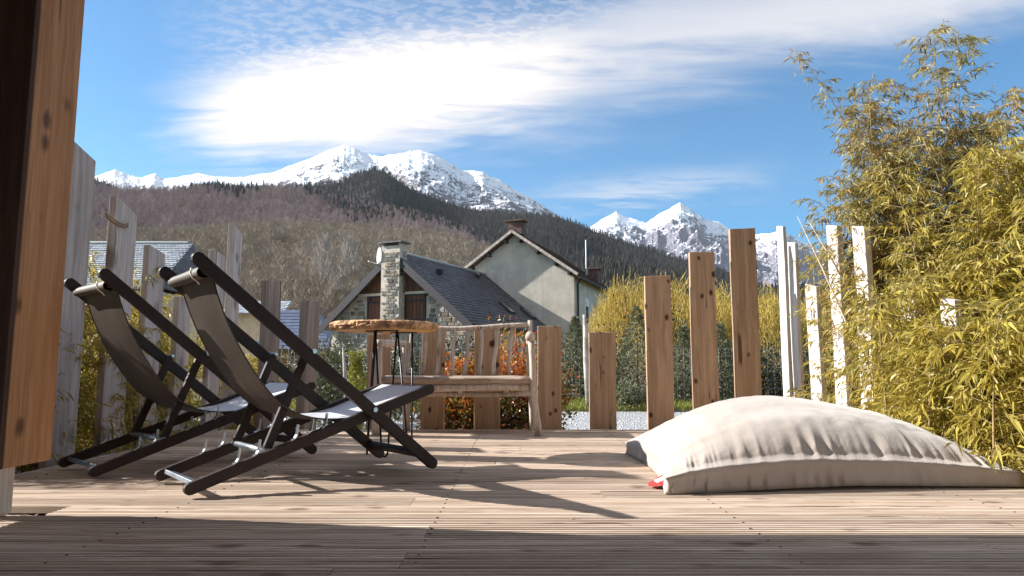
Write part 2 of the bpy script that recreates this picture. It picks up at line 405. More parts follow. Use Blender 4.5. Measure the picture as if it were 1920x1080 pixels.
render_wall()

# ================================================================ THE SETTING
GZ = -0.35
def terrain_profile(Y):
    return np.interp(Y, [-400, 13.5, 14.6, 16, 19, 60, 120, 20000], [GZ, GZ, GZ+0.10, GZ+0.06, -1.25, -1.6, -2.0, -60])
def build_ground():
    m, h, b, o = newmat('meadow')
    tc = h.new('ShaderNodeTexCoord'); v = tc.outputs['Object']
    n = h.noise(v, 0.35, 6, 0.65); n2 = h.noise(v, 9, 4, 0.6)
    col = h.mix(h.ss(n, 0.35, 0.65), (0.10, 0.085, 0.045, 1), (0.16, 0.15, 0.06, 1))
    col = h.mix(h.math('MULTIPLY', h.ss(n2, 0.4, 0.7), 0.5), col, (0.07, 0.06, 0.035, 1))
    h.put(col, b.inputs['Base Color']); b.inputs['Roughness'].default_value = 0.95
    bump(h, b, n2, 0.6, 0.05)
    ys = np.concatenate([np.linspace(-300, 12, 12), np.linspace(13, 20, 15), np.geomspace(22, 10700, 50)])
    xs = np.concatenate([-np.geomspace(14000, 4, 28), np.geomspace(4, 14000, 28)])
    X, Y = np.meshgrid(xs, ys); Z = terrain_profile(Y)
    nx = len(xs); V = np.stack([X.ravel(), Y.ravel(), Z.ravel()], 1)
    i, j = np.meshgrid(np.arange(nx-1), np.arange(len(ys)-1)); a = (j*nx+i).ravel()
    me = mesh_np('ground', V, np.stack([a, a+1, a+nx+1, a+nx], 1), m, True)
    setp(link('ground', me), kind='structure')
build_ground()

def build_gravel():
    m, h, b, o = newmat('gravel')
    tc = h.new('ShaderNodeTexCoord'); v = tc.outputs['Object']
    vo = h.new('ShaderNodeTexVoronoi'); vo.inputs['Scale'].default_value = 34; h.put(v, vo.inputs['Vector'])
    n = h.noise(v, 1.2, 5, 0.6)
    bw = h.new('ShaderNodeRGBToBW'); h.put(vo.outputs['Color'], bw.inputs[0])
    col = h.mix(bw.outputs[0], (0.17, 0.165, 0.165, 1), (0.56, 0.56, 0.575, 1))
    col = h.mix(h.math('MULTIPLY', h.ss(n, 0.45, 0.7), 0.35), col, (0.30, 0.28, 0.25, 1))
    h.put(col, b.inputs['Base Color']); b.inputs['Roughness'].default_value = 0.9
    bump(h, b, vo.outputs['Distance'], 0.9, 0.03)
    me = MB().add([(-40, 5.3, GZ+.004), (40, 5.3, GZ+.004), (40, 13.9, GZ+.004), (-40, 13.9, GZ+.004)], [(0, 1, 2, 3)])
    setp(me.build('gravel_yard', m), kind='structure')
    # loose pebbles lying on the yard
    rs = np.random.RandomState(3); N = 7000
    Y = 6.0+7.6*rs.rand(N)**1.3; X = (rs.rand(N)*1.5-0.65)*Y*0.9
    r = 0.010+0.016*rs.rand(N)
    C = np.stack([X, Y, np.full(N, GZ+.008)], 1)
    oct_ = np.array([(1, 0, 0), (-1, 0, 0), (0, 1, 0), (0, -1, 0), (0, 0, .7), (0, 0, -.5)])
    V = (C[:, None, :]+oct_[None]*r[:, None, None]*(0.7+0.6*rs.rand(N, 6, 1))).reshape(-1, 3)
    f = np.array([(0, 2, 4), (2, 1, 4), (1, 3, 4), (3, 0, 4), (2, 0, 5), (1, 2, 5), (3, 1, 5), (0, 3, 5)])
    F = (f[None]+np.arange(N)[:, None, None]*6).reshape(-1, 3)
    m2 = leafmat('pebble', [(0.22, 0.22, 0.22), (0.5, 0.5, 0.5), (0.36, 0.35, 0.33), (0.6, 0.6, 0.62)], 0.0, 0.85)
    setp(link('gravel_pebbles', mesh_np('gravel_pebbles', V, F, m2)), 'loose pale grey gravel covering the yard behind the deck', 'gravel', kind='stuff')
build_gravel()

# ---- deck: grooved boards, each its own object
ROW = 0.158; Y_REF = 2.295
def board_mesh(L):
    w = ROW-0.009; n = 6; gw = 0.009; gd = 0.005
    ys = [0.0]; zs = [-0.003]
    pitch = w/n; prof = [(0.0, -0.028), (0.0, -0.004), (0.004, 0.0)]
    for k in range(1, n):
        c = k*pitch; prof += [(c-gw/2-.002, 0.0), (c-gw/2, -gd), (c+gw/2, -gd), (c+gw/2+.002, 0.0)]
    prof += [(w-0.004, 0.0), (w, -0.004), (w, -0.028)]
    m = len(prof); V = [(0, a, b) for a, b in prof]+[(L, a, b) for a, b in prof]
    F = [(k, k+m, k+1+m, k+1) for k in range(m-1)]
    F += [tuple(range(m)), tuple(range(2*m-1, m-1, -1)), (m-1, 2*m-1, m, 0)]
    mb = MB(); mb.add(V, F); me = mb.mesh('deck_board', MATS['deck_wood']); return me
def build_deck():
    root = setp(empty('deck', (0, 0, 0)), kind='structure')
    cache = {}
    r = random.Random(5)
    for k in range(-14, 22):
        y0 = Y_REF + k*ROW
        xl, xr = (-2.32, 3.1) if k >= 2 else (-3.2, 3.1)
        if k == 1: xl = G(138, 948).x
        if k == 0: xl = -1.80
        joints = {-1: [-0.262], 0: [1.9], -3: [-0.285], -2: [1.35], 1: [2.2], 3: [0.36], 5: [-0.95], 8: [1.1]}.get(k)
        if joints is None: joints = [r.uniform(-1.9, 2.4)]
        xs = [xl]+joints+[xr]
        for a, c in zip(xs[:-1], xs[1:]):
            L = round((c-a)/0.1)*0.1
            if L < 0.2: L = 0.2
            if L not in cache: cache[L] = board_mesh(L)
            o = link('deck_board', cache[L], root, (a+.0015, y0+r.uniform(-.0008, .0008), r.uniform(-.0012, .0012)))
            o.scale = ((c-a-.003)/L, 1, 1)
    sm = MB(); rs_ = random.Random(8)
    for k in range(-3, 22):
        y0 = Y_REF + k*ROW
        for x in (-2.2, -1.2, -0.25, 0.75, 1.75, 2.75):
            if k in (0, 1) and x < -1.55: continue
            for dy in (.038, .112):
                cx_, cy_ = x+rs_.uniform(-.004, .004), y0+dy+rs_.uniform(-.002, .002); n_ = 8
                V_ = [(cx_+.0036*math.cos(6.283*q/n_), cy_+.0036*math.sin(6.283*q/n_), .0022) for q in range(n_)]+[(cx_+.0036*math.cos(6.283*q/n_), cy_+.0036*math.sin(6.283*q/n_), -.003) for q in range(n_)]
                sm.add(V_, [tuple(range(n_))]+[(q, q+n_, (q+1) % n_+n_, (q+1) % n_) for q in range(n_)])
    so = sm.build('screw_heads', MATS['dark_trim'], root); so['kind'] = 'stuff'
    # joists below, and the trim along the left edge
    for x in (-2.2, -1.2, -0.25, 0.75, 1.75, 2.75):
        MB().box((x, 4.15, -0.10), (0.05, 3.0, 0.14)).build('joist', MATS['post_grey'], root)
    MB().box((-2.345, 4.2, -0.062), (0.03, 3.16, 0.12)).build('edge_board', MATS['post_grey'], root)
    MB().box((0.4, 5.79, -0.17), (5.4, 0.024, 0.30)).build('edge_board', MATS['post_brown'], root)
build_deck()
def build_bed():
    # soil bed on the left of the deck
    rs = np.random.RandomState(2)
    xs = np.linspace(-7.5, -2.37, 40); ys = np.linspace(2.4, 8.5, 60); X, Y = np.meshgrid(xs, ys)
    Z = -0.20+0.12*fbm(X*2, Y*2, 4)
    V = np.stack([X.ravel(), Y.ravel(), Z.ravel()], 1); nx = 40
    i, j = np.meshgrid(np.arange(nx-1), np.arange(59)); a = (j*nx+i).ravel()
    setp(link('soil_bed', mesh_np('soil_bed', V, np.stack([a, a+1, a+nx+1, a+nx], 1), MATS['soil'], True)), kind='structure')
    xs = np.linspace(2.75, 6.5, 30); X, Y = np.meshgrid(xs, np.linspace(0.5, 8.5, 50))
    Z = -0.22+0.12*fbm(X*2, Y*2, 4); V = np.stack([X.ravel(), Y.ravel(), Z.ravel()], 1); nx = 30
    i, j = np.meshgrid(np.arange(nx-1), np.arange(49)); a = (j*nx+i).ravel()
    setp(link('soil_bed', mesh_np('soil_bed', V, np.stack([a, a+1, a+nx+1, a+nx], 1), MATS['soil'], True)), kind='structure')
build_bed()

# ---- timber pillar on its steel foot, and the porch roof it carries (out of frame)
def build_pillar():
    a = G(10, 880, .18); b_ = G(93, 862, .18)
    y0, y1 = a.y, b_.y; x1 = -1.618
    root = setp(empty('timber_pillar', (x1-.16, (y0+y1)/2, 0.0)), 'orange brown squared timber pillar standing at the left end of the deck', 'pillar')
    H = 2.60-.18
    MB().box((0, 0, .18+H/2), (.32, y1-y0, H)).build('shaft', MATS['pillar_wood'], root, bevel=.004)
    MB().box((0.0, -(y1-y0)/2-.0125, .18+H/2), (.32, .024, H)).build('front_shade', MATS['pillar_shade'], root, bevel=.003)  # thin dark sheet added to paint the shade on the near side
    MB().box((0.0, 0.06, .09), (.09, .09, .17)).build('foot_block', MATS['post_white'], root, bevel=.004)
    MB().box((0.0, 0.0, .174), (.2, .16, .008)).build('bearing_plate', MATS['galvanised'], root)
    # rough concrete footing in the notch of the deck
    rs = np.random.RandomState(8); n = 46
    xs = np.linspace(-3.1, -1.60, n); ys = np.linspace(2.20, 2.62, n); X, Y = np.meshgrid(xs, ys)
    e = np.clip((-1.62-X)/.18, 0, 1)
    Z = -0.065+0.05*fbm(X*14, Y*14, 4)*e+0.03*fbm(X*60, Y*60, 2)*e
    Z = np.minimum(Z, -0.032)
    V = np.stack([X.ravel(), Y.ravel(), Z.ravel()], 1); i, j = np.meshgrid(np.arange(n-1), np.arange(n-1)); a = (j*n+i).ravel()
    setp(link('concrete_footing', mesh_np('concrete_footing', V, np.stack([a, a+1, a+n+1, a+n], 1), MATS['concrete'], True)),
         'rough sandy concrete footing exposed in the deck notch under the pillar', 'footing')
    N = 260; C = np.stack([-2.1+.5*rs.rand(N), 2.33+.2*rs.rand(N), np.full(N, -.02)], 1)
    D = rs.randn(N, 3)*[1, 1, .25]; D /= np.linalg.norm(D, axis=1)[:, None]
    V, F = leaf_arrays(C, D, .018+.02*rs.rand(N), .012*np.ones(N), rs)
    setp(link('dead_leaves', mesh_np('dead_leaves', V, F, MATS['twig_brown'])), 'brown dead leaf litter lying on the concrete footing', 'leaf litter', kind='stuff')
def leaf_arrays(C, D, L, Wd, rs, fold=0.25, droop=0.0):
    N = len(C); Rv = rs.randn(N, 3); Sd = np.cross(D, Rv); Sd /= (np.linalg.norm(Sd, axis=1)[:, None]+1e-9)
    Nn = np.cross(Sd, D); L = L[:, None]; Wd = Wd[:, None]
    mid = C+D*L*.42+Nn*Wd*fold
    tip = C+D*L; tip[:, 2] -= (L[:, 0]*droop)
    V = np.stack([C, mid+Sd*Wd/2, tip, mid-Sd*Wd/2], 1).reshape(-1, 3)
    b = np.arange(N)[:, None]*4
    return V, np.concatenate([b, b+1, b+2, b+3], 1)
build_pillar()
def build_roof():
    root = setp(empty('porch_roof', (-3, 0, 2.6)), 'flat timber porch roof over the near end of the deck', 'porch roof')
    MB().box((-1.2, 0.45, .09), (11.5, 5.0, .18)).build('roof_deck', MATS['post_brown'], root)
    root.location = (-3.2, 0.0, 2.605)
    w = MB().box((0, 0, 1.3), (16, .2, 3.3)).build('house_wall', MATS['post_brown'])
    w.location = (-1, -2.4, -.35); setp(w, 'brown timber house wall at the near end of the deck', 'wall')
build_roof()

# ---- plank fence round the deck
FG = 'upright planks fencing the deck'
def plank(loc, size, rot, mat, label, slope=0.0, bev=.004, group=FG, fence=0):
    """size = (width, thickness, height); the top may be cut at a slope"""
    w, t, hgt = size; mb = MB(); z0 = loc[2]
    n = 7; V = []; r = random.Random(sum(ord(q_)*(i_+1) for i_, q_ in enumerate(label)))
    ph = r.random()*6
    for k in range(n):
        f = k/(n-1); wob = 0.0022*math.sin(f*7+ph)
        for sx, sy in ((-1, -1), (1, -1), (1, 1), (-1, 1)):
            z = f*hgt+(slope*sx*w/2 if k == n-1 else 0)
            V.append((sx*w/2*(1+.012*math.sin(f*5+ph))+wob, sy*t/2+wob, z))
    F = [(3, 2, 1, 0), tuple((n-1)*4+q for q in range(4))]
    for k in range(n-1):
        for q in range(4): F.append((k*4+q, k*4+(q+1) % 4, k*4+4+(q+1) % 4, k*4+4+q))
    mb.add(V, F)
    o = mb.build('fence_plank', MATS[mat], None, loc, (0, 0, rot), bevel=bev)
    setp(o, label, 'fence plank', group); return o
def build_fence():
    # back row, faces turned to the camera
    Y = 5.83
    back = [
     (688, 731, 626, 'post_brown', 'wide brown plank behind the round table legs', 0.06),
     (790, 834, 612, 'post_brown', 'brown plank behind the left spindles of the log bench', 0.0),
     (889, 937, 616, 'post_brown', 'brown plank behind the middle of the log bench backrest', 0.0),
     (1008, 1053, 611, 'post_brown', 'brown plank just right of the log bench armrest', 0.0),
     (1105, 1155, 623, 'post_brown', 'short knotty brown plank standing alone over the gravel', 0.0),
     (1212, 1261, 517, 'post_brown', 'brown plank of middle height, first to rise behind the beanbag', 0.03),
     (1297, 1344, 472, 'post_brown', 'tall brown plank behind the beanbag, between a shorter and a taller one', 0.0),
     (1375, 1423, 428, 'post_brown', 'tallest brown plank in the back row, tinged grey with long crack', 0.05)]
    for x0, x1, yt, m, lab, sl in back:
        a = P(x0, (yt+740)/2, Y); c = P(x1, (yt+740)/2, Y); top = P((x0+x1)/2, yt, Y).z
        plank(((a.x+c.x)/2, Y+.03, GZ), (c.x-a.x, .05, top-GZ), rnd.uniform(-.03, .03), m, lab, sl)
    # rotated thick beams at the far left corner
    for xc, yt, lab, yy in ((509, 527, 'thick grey corner post with a pale left face, taller of two', 5.9),
                            (581, 565, 'thick grey corner post with a pale left face, shorter of two', 5.86)):
        p = P(xc, yt, yy)
        plank((p.x, yy, GZ), (.125, .12, p.z-GZ), R(-40), 'post_beam', lab, 0.03, .006)
    # left side: faces turned across the deck
    left = [
     (103, 155, 281, 'tall grey plank nearest the timber pillar, knot near its slanted top', -.25, -2.47),
     (200, 242, 386, 'grey plank with rope marks, second from the timber pillar', -.30, -2.45),
     (269, 300, 468, 'grey plank between the rope marked one and the tall chair rail', -.15, -2.45),
     (331, 355, 560, 'low grey plank seen behind the sling of the deckchair', -.1, -2.45),
     (396, 428, 474, 'grooved grey plank left of the slender tall one', -.1, -2.4),
     (434, 458, 429, 'slender tall pale grey plank before the brown hillside', -.3, -2.25)]
    for x0, x1, yt, lab, sl, X in left:
        ym = 640; a = PX(x0, ym, X); c = PX(x1, ym, X)
        if x0 > 380: a, c = Vector((X, 5.35 if x0 < 430 else 5.75, 0)), Vector((X, 5.56 if x0 < 430 else 5.95, 0))
        top = PX((x0+x1)/2, yt, X)
        if x0 > 380:
            yc = (a.y+c.y)/2; top = P((x0+x1)/2, yt, yc); X = top.x
        yc = (a.y+c.y)/2; zt = CAMH+(top.z-CAMH)*yc/max(top.y, .1)
        plank((X-.02, yc, GZ), (abs(c.y-a.y), .045, zt-GZ), R(90), 'post_grey', lab, sl)
    # right side: sunlit pale faces
    right = [
     (1464, 1475, 424, 'white sunlit grooved plank, farthest of the right hand side', 2.35, .03),
     (1483, 1496, 455, 'white sunlit plank just right of the farthest grooved one', 2.35, .03),
     (1515, 1534, 535, 'lowest white sunlit plank beside the bamboo', 2.35, .035),
     (1562, 1581, 423, 'tall white sunlit plank at the left rim of the bamboo', 2.36, .045),
     (1610, 1632, 424, 'brown edged plank standing inside the bamboo rim', 2.4, .045),
     (1690, 1718, 560, 'pale plank glimpsed low through the bamboo right of its rim', 2.4, .04),
     (1768, 1795, 560, 'pale plank glimpsed through the middle of the bamboo', 2.4, .04),
     (1872, 1904, 690, 'pale low plank glimpsed through the bamboo nearest the beanbag corner', 2.55, .04)]
    for x0, x1, yt, lab, X, t in right:
        ym = 640; a = PX(x0, ym, X); c = PX(x1, ym, X); yc = (a.y+c.y)/2
        zt = P((x0+x1)/2, yt, yc).z
        o = plank((X+.02, yc, GZ), (max(.12, abs(a.y-c.y)), t, zt-GZ), R(90+2), 'post_white', lab, .22)
build_fence()
def build_rope():
    o = PX(222, 406, -2.45); mb = MB()
    for dz in (0, -.018):
        pts = []
        for k in range(15):
            a = -math.pi*.55+math.pi*1.1*k/14
            pts.append((-2.462+.034*math.cos(a)**1, o.y+.118*math.sin(a), o.z+dz-.045*math.cos(a)+.0))
        mb.tube(pts, .006, 6)
    setp(mb.build('rope', MATS['twig_brown']), 'brown rope tied round the second grey plank near its top', 'rope')
build_rope()

# ================================================================ DECKCHAIRS
def make_chair(loc, rz, label):
    root = setp(empty('deckchair', loc, rz), label, 'deckchair', 'folding deckchairs on the left of the deck')
    W0, W1 = 0.0, 0.48; pm = MATS['chair_paint']
    A0, A1 = Vector((1.126, 0, .03)), Vector((-0.020, 0, .945))
    B0, B1 = Vector((0.0, 0, .03)), Vector((1.13, 0, .405))
    def at(p, v): return Vector((p.x, v, p.z))
    side = (0, 1, 0)
    for v in (W0-.017, W1+.017):
        MB().bar(at(A0, v), at(A1, v), .051, .03, side, 1).build('back_rail', pm, root, bevel=.003)
    for v in (W0+.016, W1-.016):
        MB().bar(at(B0, v), at(B1, v), .047, .028, side, 1).build('seat_rail', pm, root, bevel=.003)
    su, sl = Vector((.487, 0, .565)), Vector((.325, 0, .155))
    for v in (W0+.05, W1-.05):
        o = MB().bar(at(su, v), at(sl, v), .036, .022, side, 1).build('prop', pm, root, bevel=.003)
        MB().tube([at(su, v-.035), at(su, v+.035)], .007, 8).build('bolt', MATS['steel'], o)
    # round tube across the foot of the props
    MB().tube([at(sl, W0+.03), at(sl, W1-.03)], .0135, 12).build('prop_tube', MATS['steel_dull'], root, smooth=True)
    # spreaders
    MB().bar(Vector((.055, W0+.03, .048)), Vector((.055, W1-.03, .048)), .045, .018, (.3, 0, 1)).build('rear_spreader', MATS['steel_dull'], root, bevel=.002)
    MB().bar(Vector((1.05, W0, .095)), Vector((1.05, W1, .095)), .05, .022, (.75, 0, .9)).build('front_spreader', pm, root, bevel=.003)
    MB().tube([(1.09, W0+.02, .40), (1.09, W1-.02, .40)], .014, 10).build('front_bar', pm, root, smooth=True)
    MB().tube([(.040, W0-.01, .885), (.040, W1+.01, .885)], .016, 10).build('top_bar', pm, root, smooth=True)
    # pivot bolts
    for v in (W0-.036, W1+.036):
        MB().tube([(.785, v-.006, .312), (.785, v+.006, .312)], .011, 10).build('bolt', MATS['steel'], root)
        MB().tube([(.487, v-.006, .571), (.487, v+.006, .571)], .010, 10).build('bolt', MATS['steel'], root)
    # steel notches the prop tube can drop into
    bd = (B1-B0).normalized(); bn = Vector((-bd.z, 0, bd.x))
    for v in (W0+.016, W1-.016):
        for u in (.21, .29, .45, .515, .58):
            p = B0+bd*(u/bd.x)+bn*.026
            pts = [p+bn*.0+bd*(-.022), p+bn*.002+bd*(-.008), p+bn*.012+bd*.004, p+bn*.05+bd*.022]
            mb = MB()
            for q in range(3):
                mb.bar(at(pts[q], v), at(pts[q+1]+(pts[q+1]-pts[q]).normalized()*.002, v), .0035, .022, side)
            mb.build('notch_plate', MATS['steel'], root)
    # sling
    prof = [(.056, .898), (.088, .800), (.130, .695), (.190, .58), (.262, .470), (.322, .395), (.380, .342), (.445, .305), (.515, .285),
            (.60, .276), (.70, .280), (.80, .300), (.88, .328), (.96, .358), (1.04, .392), (1.088, .414)]
    def cr(ps, n):
        out = []
        for i in range(len(ps)-1):
            p0 = ps[max(i-1, 0)]; p1 = ps[i]; p2 = ps[i+1]; p3 = ps[min(i+2, len(ps)-1)]
            for k in range(n):
                t = k/n
                out.append(tuple(.5*((2*b)+(-a+c)*t+(2*a-5*b+4*c-d)*t*t+(-a+3*b-3*c+d)*t**3) for a, b, c, d in zip(p0, p1, p2, p3)))
        out.append(ps[-1]); return out
    pr = cr(prof, 3); nv = 13; V = []; F = []
    rr = random.Random(4)
    for i, (u, z) in enumerate(pr):
        f = i/(len(pr)-1); pull = .030*math.sin(math.pi*f)**.7
        for k in range(nv):
            s = -1+2*k/(nv-1); v = (W0+W1)/2+s*((W1-W0)/2-.012-pull*.35)
            sag = .016*(1-s*s)*math.sin(math.pi*f)
            cres = .003*math.sin(s*9+f*5)*math.exp(-((f-.5)/.25)**2)
            V.append((u-sag*(1-f)*.7, v, z-sag*f-cres))
    for i in range(len(pr)-1):
        for k in range(nv-1): a = i*nv+k; F.append((a, a+1, a+nv+1, a+nv))
    sl_o = MB().add(V, F).build('sling', MATS['sling'], root, smooth=True)
    for e in (0, nv-1):     # hems
        pts = [Vector(V[i*nv+e]) for i in range(len(pr))]
        MB().tube(pts, .0035, 6).build('hem', MATS['sling'], sl_o, smooth=True)
    # the sleeve wrapped round the top bar, with its loose strap
    mb = MB(); n = 14; ring = []
    for k in range(n):
        a = 2*math.pi*k/n
        ring.append((.040+.026*math.cos(a)+.010*math.cos(a-.8), .885+.026*math.sin(a)))
    vs = [W0+.018, W0+.06, W0+.07, W0+.15, W0+.3, W1-.08, W1-.018]
    VV = [(u, v, z+.0012*math.sin(v*60+q)) for v in vs for q, (u, z) in enumerate(ring)]
    FF = [(i*n+k, i*n+(k+1) % n, (i+1)*n+(k+1) % n, (i+1)*n+k) for i in range(len(vs)-1) for k in range(n)]
    mb.add(VV, [f[::-1] for f in FF]).build('sleeve', MATS['sling_sleeve'], sl_o, smooth=True)
    mb = MB().tube([(.010, W0+.11, .905), (.004, W0+.10, .885), (.010, W0+.085, .865), (.027, W0+.075, .848), (.042, W0+.10, .842)], .0035, 6)
    mb.build('strap', MATS['thread'], sl_o, smooth=True)
    return root
def copy_tree(o, parent=None):
    c = o.copy(); COL.objects.link(c); c.parent = parent
    for ch in list(o.children): copy_tree(ch, c)
    return c
plain('sling_sleeve', (0.11, 0.09, 0.07), 0.6, var=0.15, nscale=8, spec=0.3, bs=0.2, bscale=200, bdist=.001)
def build_sling_mat():
    m, h, b, o = newmat('sling')
    v, r = objcoord(h)
    n = h.noise(v, 260, 2, 0.5); n2 = h.noise(v, 4, 3, 0.5)
    w = h.new('ShaderNodeTexWave'); w.inputs['Scale'].default_value = 130; h.put(v, w.inputs['Vector']); w.bands_direction = 'X'
    col = h.mix(h.ss(n2, 0.3, 0.7), (0.060, 0.045, 0.036, 1), (0.088, 0.068, 0.055, 1))
    col = h.mix(h.math('MULTIPLY', w.outputs[1], 0.18), col, (0.06, 0.048, 0.038, 1))
    gg = h.new('ShaderNodeNewGeometry'); col = h.mix(gg.outputs['Backfacing'], col, (0.62, 0.62, 0.66, 1))
    h.put(col, b.inputs['Base Color']); b.inputs['Roughness'].default_value = 0.42
    b.inputs['Specular IOR Level'].default_value = 0.9
    h.put(h.math('ADD', .25, h.math('MULTIPLY', gg.outputs['Backfacing'], .75)), b.inputs['Specular IOR Level'])
    bump(h, b, n, 0.25, 0.001)
    tr = h.new('ShaderNodeBsdfTranslucent'); tr.inputs[0].default_value = (0.10, 0.07, 0.05, 1)
    mx = h.new('ShaderNodeMixShader'); mx.inputs[0].default_value = 0.12
    h.put(b.outputs[0], mx.inputs[1]); h.put(tr.outputs[0], mx.inputs[2]); h.put(mx.outputs[0], o.inputs[0])
build_sling_mat()
Rf, Ff = G(345, 938), G(805, 886)
ang = math.atan2(Ff.y-Rf.y, Ff.x-Rf.x)
ch = make_chair((Rf.x, Rf.y, 0), ang, 'black framed deckchair with taupe sling beside the round table')
ch2 = copy_tree(ch); a2, b2 = G(167, 902), G(562, 860)
ch2.location = (a2.x, a2.y, 0); ch2.rotation_euler.z = math.atan2(b2.y-a2.y, b2.x-a2.x)
ch2['label'] = 'black framed deckchair with taupe sling beside the timber pillar'

# ================================================================ ROUND TABLE
def build_table():
    C = Vector((-0.755, 4.12, 0)); root = setp(empty('side_table', C), 'round table of a bark edged log slice on black hairpin legs', 'table')
    n = 150; rs = np.random.RandomState(4); z0, z1 = .717, .766; Rr = .312
    th = np.arange(n)/n*2*math.pi
    base = 1+.022*np.cos(2*th+.5)+.014*np.cos(3*th+2)+.008*np.cos(5*th)
    def ring(r, z): return [(r*base[k]*Rr*math.cos(th[k]), r*base[k]*Rr*math.sin(th[k]), z) for k in range(n)]
    V = ring(.925, z0)+ring(.935, z1); V += [(0, 0, z0), (0, 0, z1)]; F = []
    for k in range(n):
        q = (k+1) % n; F += [(q, k, 2*n), (n+k, n+q, 2*n+1), (k, q, n+q, n+k)]
    MB().add(V, F).build('table_top', MATS['table_wood'], root)
    # bark ring: bumpy outside
    rows = 7; V = []; F = []
    bark = np.array([vnoise(np.cos(th)*9+z*0+40, np.sin(th)*9+z*2.3+40) for z in range(rows)])
    plates = np.abs(np.sin(th*23+2*np.sin(th*7)))**.6
    for j in range(rows):
        f = j/(rows-1); z = z0-.001+(z1-z0+.002)*f; bulge = .022*math.sin(math.pi*f)**.5
        for k in range(n):
            r = (.938+bulge+.055*(bark[j][k]-.3)*math.sin(math.pi*f)**.4+.026*plates[k]*math.sin(math.pi*f)**.4)*base[k]*Rr
            V.append((r*math.cos(th[k]), r*math.sin(th[k]), z))
    for j in range(rows-1):
        for k in range(n): q = (k+1) % n; F.append((j*n+k, j*n+q, (j+1)*n+q, (j+1)*n+k))
    b0 = len(V)
    V += ring(.93, z0-.001)+ring(.93, z1+.001)
    for k in range(n):
        q = (k+1) % n
        F.append((b0+k, b0+q, q, k)); F.append(((rows-1)*n+k, (rows-1)*n+q, b0+n+q, b0+n+k))
    MB().add(V, F).build('bark_edge', MATS['bark'], root)
    feet = [G(688, 853)-C, G(721, 858)-C, G(768, 845)-C]
    for i, f in enumerate(feet):
        f = Vector((f.x, f.y, 0)); d = f.normalized(); s = Vector((-d.y, d.x, 0)); top = f*.62
        if i == 2: top = f*.75
        pts = [Vector((top.x, top.y, z0))-s*.062]
        zc = .030
        for k in range(9):
            a = math.pi*k/8; pts.append(f+s*(-.017*math.cos(a))+Vector((0, 0, zc-.024*math.sin(a))))
        pts.append(Vector((top.x, top.y, z0))+s*.062)
        MB().tube(pts, .0058, 8).build('leg', MATS['black_rod'], root, smooth=True)
    for i, f in enumerate(feet):
        f = Vector((f.x, f.y, 0)); top = f*.7
        MB().box((top.x, top.y, z0-.003), (.10, .13, .005), Matrix.Rotation(math.atan2(f.y, f.x), 3, 'Z')).build('leg_plate', MATS['black_rod'], root)
build_table()

